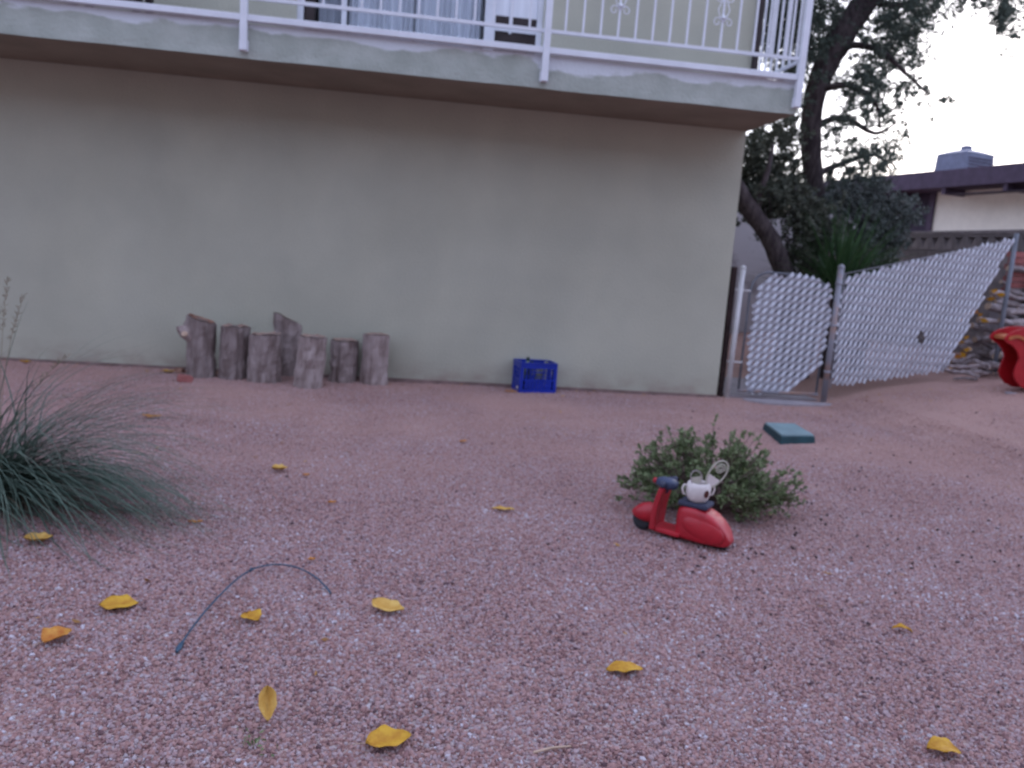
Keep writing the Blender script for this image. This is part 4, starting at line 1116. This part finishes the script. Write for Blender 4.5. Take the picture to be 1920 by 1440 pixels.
# ------------------------------------------------------------------ block wall with pierced top course
def blockwall():
    A = Vector((7.25, 8.0, 0)); B = Vector((6.35, 14.0, 0)); L_ = (B - A).length; u = (B - A).normalized(); rz = math.atan2(u.y, u.x)
    t = thing('block_wall', 'grey concrete block wall with a pierced top course, behind the slatted fence', 'wall', A, rz)
    bw, bh = .40, .20
    blk = MB().box((.004, -.075, .004), (bw - .004, .075, bh - .004)).mesh('block', M_block)
    MB().box((0, -.07, -.1), (L_, .07, 1.68)).build('mortar', mat('mortar', (.15, .13, .13), rough=.95), t)
    ntop = int(L_ / .2); z0 = .08
    for c in range(8):
        for k in range(int(L_ / bw)):
            inst('block', blk, t, (k * bw + (bw / 2 if c % 2 else 0), 0, z0 + c * bh))
    # pierced block: frame with a triangular hole
    w, h = .2, .2
    o_ = [(.003, .003), (w - .003, .003), (w - .003, h - .003), (.003, h - .003)]
    tri = [(.035, .165), (.165, .165), (.10, .04)]
    m = MB()
    # four wedge pieces round the triangle
    def pr(poly): m.prism([Vector((x, -.075, z)) for x, z in poly], (0, .15, 0))
    pr([o_[0], (w / 2, .003), tri[2], tri[0], o_[3]]); pr([(w / 2, .003), o_[1], o_[2], tri[1], tri[2]]); pr([o_[3], tri[0], tri[1], o_[2]])
    pm_ = m.mesh('pierced_block', M_block)
    for k in range(ntop): inst('pierced_block', pm_, t, (k * .2, 0, 1.682))
    MB().box((0, -.08, 1.884), (ntop * .2, .08, 1.93)).build('coping', M_block, t, bevel=.004)
blockwall()
gw = MB().box((3.6, 12.6, 0), (7.2, 12.75, 2.25)).build('garden_wall', M_gwall, None, bevel=.01)
tag(gw, 'pale stained stucco wall far back between the house corner and the trees', 'wall')

# ------------------------------------------------------------------ neighbouring house
def neighbour():
    A = Vector((10.9, 10.2, 0)); B = Vector((8.9, 19.0, 0)); u = (B - A).normalized(); rz = math.atan2(u.y, u.x); L_ = (B - A).length
    t = thing('house', 'neighbouring low house with cream wall and dark flat roof edge', 'house', A, rz)
    # local x runs back along the eave, local -y is to the right (away from us)
    ez = 3.42; th_ = .33
    MB().box((-1, -7, ez - th_), (L_ + 1, .02, ez)).build('roof', M_nfascia, t, bevel=.01)
    MB().box((-.5, -6.5, -.2), (5.1, -.55, ez - th_ - .002)).build('cream_wall', M_nwall, t)
    MB().box((5.12, -6.5, -.2), (L_ + .5, -.60, ez - th_ - .002)).build('dark_wall', M_ndark, t)
    MB().box((5.06, -.545, -.1), (5.18, -.50, ez - th_ - .003)).build('corner_board', M_nfascia, t)
    MB().box((5.3, -.598, .4), (6.2, -.575, 2.3)).build('door', M_ndark, t)
    for k in range(8): MB().box((-.8 + k * 1.3, -.54, ez - th_ - .12), (-.72 + k * 1.3, -.02, ez - th_ - .003)).build('rafter_end', M_nfascia, t)
    MB().box((-.6, -.30, ez - th_ - .13), (4.3, -.02, ez - th_ - .121)).build('eave_board', M_ndark, t)
    c = thing('evaporative_cooler', 'blue grey metal cooler box on the roof of the neighbouring house', 'cooler', (10.75, 15.2, ez), radians(14)); c.scale = (.78, .78, .95)
    r = lambda s, z: [Vector((x * s, y * s, z)) for x, y in ((-.47, -.45), (.47, -.45), (.47, .45), (-.47, .45))]
    MB().loft([r(1.04, -.01), r(1.0, .42)]).build('casing', M_cooler, c, bevel=.01)
    MB().loft([r(1.02, .421), r(.98, .45), r(.45, .53)]).build('top', M_cooler, c)
    MB().lathe([(.12, .53), (.14, .55), (.13, .62), (.04, .64)], 12).build('cap', M_cooler, c)
    for k in range(5): MB().box((-.40, -.475 - .0, .06 + k * .065), (.40, -.462, .085 + k * .065)).build('louvre', M_nfascia, c)
neighbour()

# ------------------------------------------------------------------ trees and shrubs behind the fence
def twig_cloud(specs, seed, leafL, leafW, material, twigmat, parent, zmin=.05, name='crown'):
    """specs: (centre, radius, twigs, leaves per twig, source point). Real twigs with leaves along them."""
    rs = np.random.default_rng(seed); C = []; D = []; tw = MB()
    for c, R_, nt_, nl, src in specs:
        c = np.array(c); 
        for k in range(nt_):
            p0 = c + rs.normal(0, R_ * .38, 3); d = rs.normal(0, 1, 3); d[2] -= .25; d /= np.linalg.norm(d); l = R_ * rs.uniform(.35, .8)
            p1 = p0 + d * l + np.array([0, 0, -.12 * l])
            tw.add([p0 + [0, 0, .002], p0 - [.002, .002, .002], p1, p0 + [.002, 0, -.002]], [(0, 1, 2), (1, 3, 2), (3, 0, 2)])
            for q in range(nl):
                s = rs.uniform(0, 1); pp = p0 + (p1 - p0) * s; dd = d * .5 + rs.normal(0, .7, 3); dd /= np.linalg.norm(dd)
                C.append(pp + dd * leafL * .6); D.append(dd)
    C = np.array(C); D = unit(np.array(D)); ok = C[:, 2] > zmin; C, D = C[ok], D[ok]; n = len(C)
    Wd = unit(np.cross(D, rs.normal(0, 1, (n, 3))))
    o = bpy.data.objects.new(name, leaf_mesh(name, C, D, Wd, rs.uniform(.7, 1.3, n) * leafL, rs.uniform(.7, 1.2, n) * leafW, material)); COL.objects.link(o); o.parent = parent; o['kind'] = 'stuff'
    o = tw.build('twigs', twigmat, parent); o['kind'] = 'stuff'
    return o

def tree_main():
    TY = 9.6
    base = atY(1500, 690, TY); base.z = th(base.x, TY)
    t = thing('tree', 'tall tree with bent dark trunk rising right past the balcony corner', 'tree', base)
    P = [Vector((base.x, TY, -.1))] + [atY(x, y, Y) for x, y, Y in ((1530, 440, TY), (1528, 370, TY), (1522, 300, TY), (1521, 230, TY), (1532, 165, TY), (1557, 105, TY), (1585, 55, TY), (1625, 0, TY), (1665, -60, TY), (1700, -140, TY))]
    P[0] = Vector((base.x, TY, th(base.x, TY) - .1)); P = smoothpts(P, 4)
    n = len(P); rad = [.15 - .03 * min(1, i / 10) + .045 * exp(-((i - 27) / 6) ** 2) - .05 * max(0, (i - 30) / n) for i in range(n)]
    MB().tube([p - base for p in P], rad, 14, jitter=.10).build('trunk', M_trunk, t, smooth=True)
    # limbs
    lim = [
        [(1560, 100, TY), (1600, 85, TY - .2), (1650, 95, TY - .4), (1690, 130, TY - .5), (1740, 175, TY - .5)],
        [(1545, 130, TY), (1520, 100, TY + .3), (1500, 50, TY + .4), (1480, -20, TY + .5)],
        [(1625, 0, TY), (1690, 10, TY + .2), (1750, -10, TY + .4), (1850, -20, TY + .3), (1900, 20, TY + .2)],
        [(1610, 20, TY), (1600, -60, TY + .2), (1560, -140, TY + .3)],
        [(1525, 240, TY), (1580, 220, TY + .3), (1640, 250, TY + .5), (1680, 230, TY + .5)],
        [(1525, 330, TY), (1570, 310, TY + .3), (1640, 290, TY + .5), (1670, 320, TY + .6)],
        [(1530, 170, TY), (1590, 160, TY - .3), (1640, 190, TY - .4), (1650, 240, TY - .4)],
    ]
    for L_ in lim:
        Q = smoothpts([atY(*q) - base for q in L_], 4); k = len(Q)
        MB().tube(Q, [.045 * (1 - i / k) + .008 for i in range(k)], 8, jitter=.15).build('limb', M_trunk, t, smooth=True)
    S = []
    def add(px, py, r, nt_, nl, Y=TY, dY=.5):
        for s in (-1, 0, 1):
            Yy = Y + s * dY; c = atY(px + random.uniform(-8, 8), py + random.uniform(-8, 8), Yy) - base; S.append((c, r / 153 * Yy / 9.8, max(2, int(nt_ * .42)), nl, None))
    for a_ in ((1440, 20, 40, 60), (1450, 90, 36, 48), (1480, 130, 34, 36), (1465, 30, 40, 60), (1505, 180, 26, 14), (1545, 70, 36, 40), (1500, 20, 48, 60), (1545, 30, 48, 60), (1520, 85, 42, 48), (1490, 120, 36, 36), (1530, 140, 28, 18), (1475, 60, 40, 48),
               (1640, 60, 50, 66), (1690, 30, 50, 75), (1660, 110, 48, 66), (1620, 140, 40, 48), (1710, 60, 38, 39), (1645, 165, 36, 33), (1715, 110, 30, 18), (1735, 20, 34, 24),
               (1600, 170, 36, 30), (1580, 215, 34, 21), (1625, 215, 34, 27), (1700, 165, 24, 15), (1660, 215, 26, 12), (1690, 195, 22, 9), (1735, 180, 18, 7), (1770, 183, 14, 5),
               (1575, 275, 36, 21), (1620, 290, 38, 33), (1665, 285, 32, 24), (1595, 325, 34, 30), (1650, 325, 34, 33), (1690, 250, 18, 9), (1560, 340, 26, 21),
               (1560, 250, 26, 12), (1885, 5, 30, 40), (1895, 35, 24, 22), (1880, 30, 18, 12), (1850, -15, 34, 36), (1800, -30, 34, 36), (1905, 62, 10, 4), (1805, 12, 12, 4), (1765, -25, 50, 60),
               (1700, -50, 90, 150), (1600, -70, 90, 120), (1500, -70, 90, 120), (1620, -180, 130, 150), (1780, -150, 110, 120), (1460, -160, 110, 90)):
        add(a_[0], a_[1], a_[2], a_[3], 22)
    # loose hanging leaves out on the right
    for px, py in ((1775, 20), (1790, 40), (1880, 95), (1900, 115), (1745, 215), (1720, 240)): add(px, py, 9, 3, 5, dY=.2)
    twig_cloud(S, 5, .048, .011, M_treeleaf, M_trunk, t)
tree_main()

def tree_lean():
    TY = 8.45
    base = atY(1500, 720, TY); base.z = th(base.x, TY)
    t = thing('tree', 'dark leaning trunk behind the gate, its crown hidden behind the house', 'tree', base)
    P = [Vector((base.x, TY, base.z - .1))] + [atY(x, y, TY) for x, y in ((1478, 540), (1462, 490), (1440, 440), (1415, 405), (1385, 360), (1340, 290))]
    P = smoothpts(P, 4); n = len(P)
    MB().tube([p - base for p in P], [.112 - .025 * i / n for i in range(n)], 12, jitter=.12).build('trunk', M_trunk, t, smooth=True)
    MB().tube([atY(x, y, TY) - base for x, y in ((1415, 405), (1425, 360), (1440, 320), (1450, 270))], [.05, .04, .03, .015], 8, jitter=.1).build('limb', M_trunk, t, smooth=True)
    S = []
    for px, py, r, k in ((1425, 270, 38, 42), (1465, 255, 34, 30), (1490, 245, 22, 12), (1410, 310, 40, 54), (1450, 320, 36, 42), (1400, 355, 40, 60), (1440, 370, 40, 60), (1485, 300, 22, 12), (1480, 340, 28, 24), (1360, 300, 50, 50), (1345, 380, 50, 50), (1415, 395, 28, 40)):
        for s in (-1, 0, 1):
            Yy = TY + .7 + s * .35; S.append((atY(px, py, Yy) - base, r / 155 * Yy / 9.5, int(k * .5), 24, None))
    twig_cloud(S, 8, .050, .014, M_darkleaf, M_trunk, t)
tree_lean()

def shrub(pxs, seed, label, material, Y, leafL=.05, leafW=.012, nl=21):
    base = atY(pxs[0][0], 620, Y); base.z = th(base.x, Y)
    t = thing('shrub', label, 'shrub', base)
    S = []; st = MB()
    for px, py, r, k in pxs:
        for s in (-1, 0, 1):
            Yy = Y + s * .3; c = atY(px, py, Yy) - base; S.append((c, r / 150 * Yy / 9, max(2, k // 3), nl, None))
            st.tube([Vector((random.uniform(-.1, .1), random.uniform(-.1, .1), -.05)), Vector(c) * .5 + Vector((0, 0, .1)), Vector(c)], [.016, .01, .004], 5)
    twig_cloud(S, seed, leafL, leafW, material, M_trunk, t, name='foliage')
    st.build('stems', M_trunk, t)
shrub([(1480, 390, 36, 60), (1510, 430, 40, 75), (1520, 390, 36, 60), (1505, 475, 30, 50), (1545, 420, 40, 75), (1540, 450, 30, 40), (1500, 365, 24, 24), (1430, 360, 26, 30), (1440, 350, 26, 24), (1475, 355, 24, 20)], 41, 'dark olive shrub behind the gate at the foot of the leaning trunk', M_darkleaf, 8.75)
shrub([(1590, 385, 40, 75), (1640, 375, 40, 75), (1620, 430, 42, 90), (1580, 450, 38, 60), (1670, 420, 38, 66), (1690, 385, 30, 36), (1600, 350, 26, 24), (1645, 350, 26, 24), (1690, 440, 24, 24), (1640, 470, 34, 45), (1560, 380, 30, 45), (1700, 410, 26, 30), (1665, 455, 26, 30)], 42, 'grey green twiggy shrub between the tall tree trunk and the block wall', M_shrubleaf, 9.2)
shrub([(1620, 500, 24, 24), (1660, 490, 24, 24), (1590, 510, 20, 20)], 44, 'low dark shrub just behind the slatted fence post', M_darkleaf, 8.5)

def spiky():
    base = atY(1565, 600, 8.25); base.z = th(base.x, 8.25)
    t = thing('yucca', 'bright green spiky leaved plant behind the gate latch post', 'plant', base)
    rs = random.Random(9); m = MB()
    for k in range(260):
        az = rs.uniform(0, 2 * pi); el = rs.uniform(.25, 1.45); L_ = rs.uniform(.75, 1.15); d = Vector((cos(az) * cos(el), sin(az) * cos(el), sin(el))); p = Vector((rs.gauss(0, .05), rs.gauss(0, .05), .86)); P = [p.copy()]
        for i in range(7): d = (d + Vector((0, 0, -.07 * i / 3))).normalized(); p = p + d * L_ / 7; P.append(p.copy())
        v, f = blade_strip(P, rs.uniform(.008, .014), Vector((-sin(az), cos(az), 0))); m.add(v, f)
    me = bpy.data.meshes.new('leaves'); me.from_pydata(m.v, [], m.f); me.materials.append(M_spike); o = bpy.data.objects.new('leaves', me); COL.objects.link(o); o.parent = t
    MB().tube([(0, 0, -.05), (0, 0, .92)], [.08, .06], 10, jitter=.2).build('stem', M_trunk, t)
spiky()

# ------------------------------------------------------------------ unseen house added behind the camera to block low sky light
def opposite_blocker():
    t = thing('house', 'added unseen tan house across the road, blocking low sky light from the yard', 'house', (0, -9.5, 0))
    MB().box((-15, -8, -.2), (17, 0, 6.2)).build('wall', mat('tan_stucco', (.22, .19, .16), rough=.95, var=.08), t)
    MB().loft([[Vector((-15.7, -8.7, 6.202)), Vector((17.7, -8.7, 6.202)), Vector((17.7, .7, 6.202)), Vector((-15.7, .7, 6.202))], [Vector((-12, -4.2, 8.0)), Vector((14, -4.2, 8.0)), Vector((14, -3.8, 8.0)), Vector((-12, -3.8, 8.0))]]).build('roof', M_roof, t)
    for x in (-12, -8, -4, 0, 4, 8, 12):
        for z in (1.0, 3.9):
            w = MB().box((x - .7, .002, z), (x + .7, .05, z + 1.3)).build('window', M_darkwood, t)
            MB().box((x - .78, .051, z - .08), (x + .78, .09, z - .002)).build('sill', M_conc, w)
opposite_blocker()
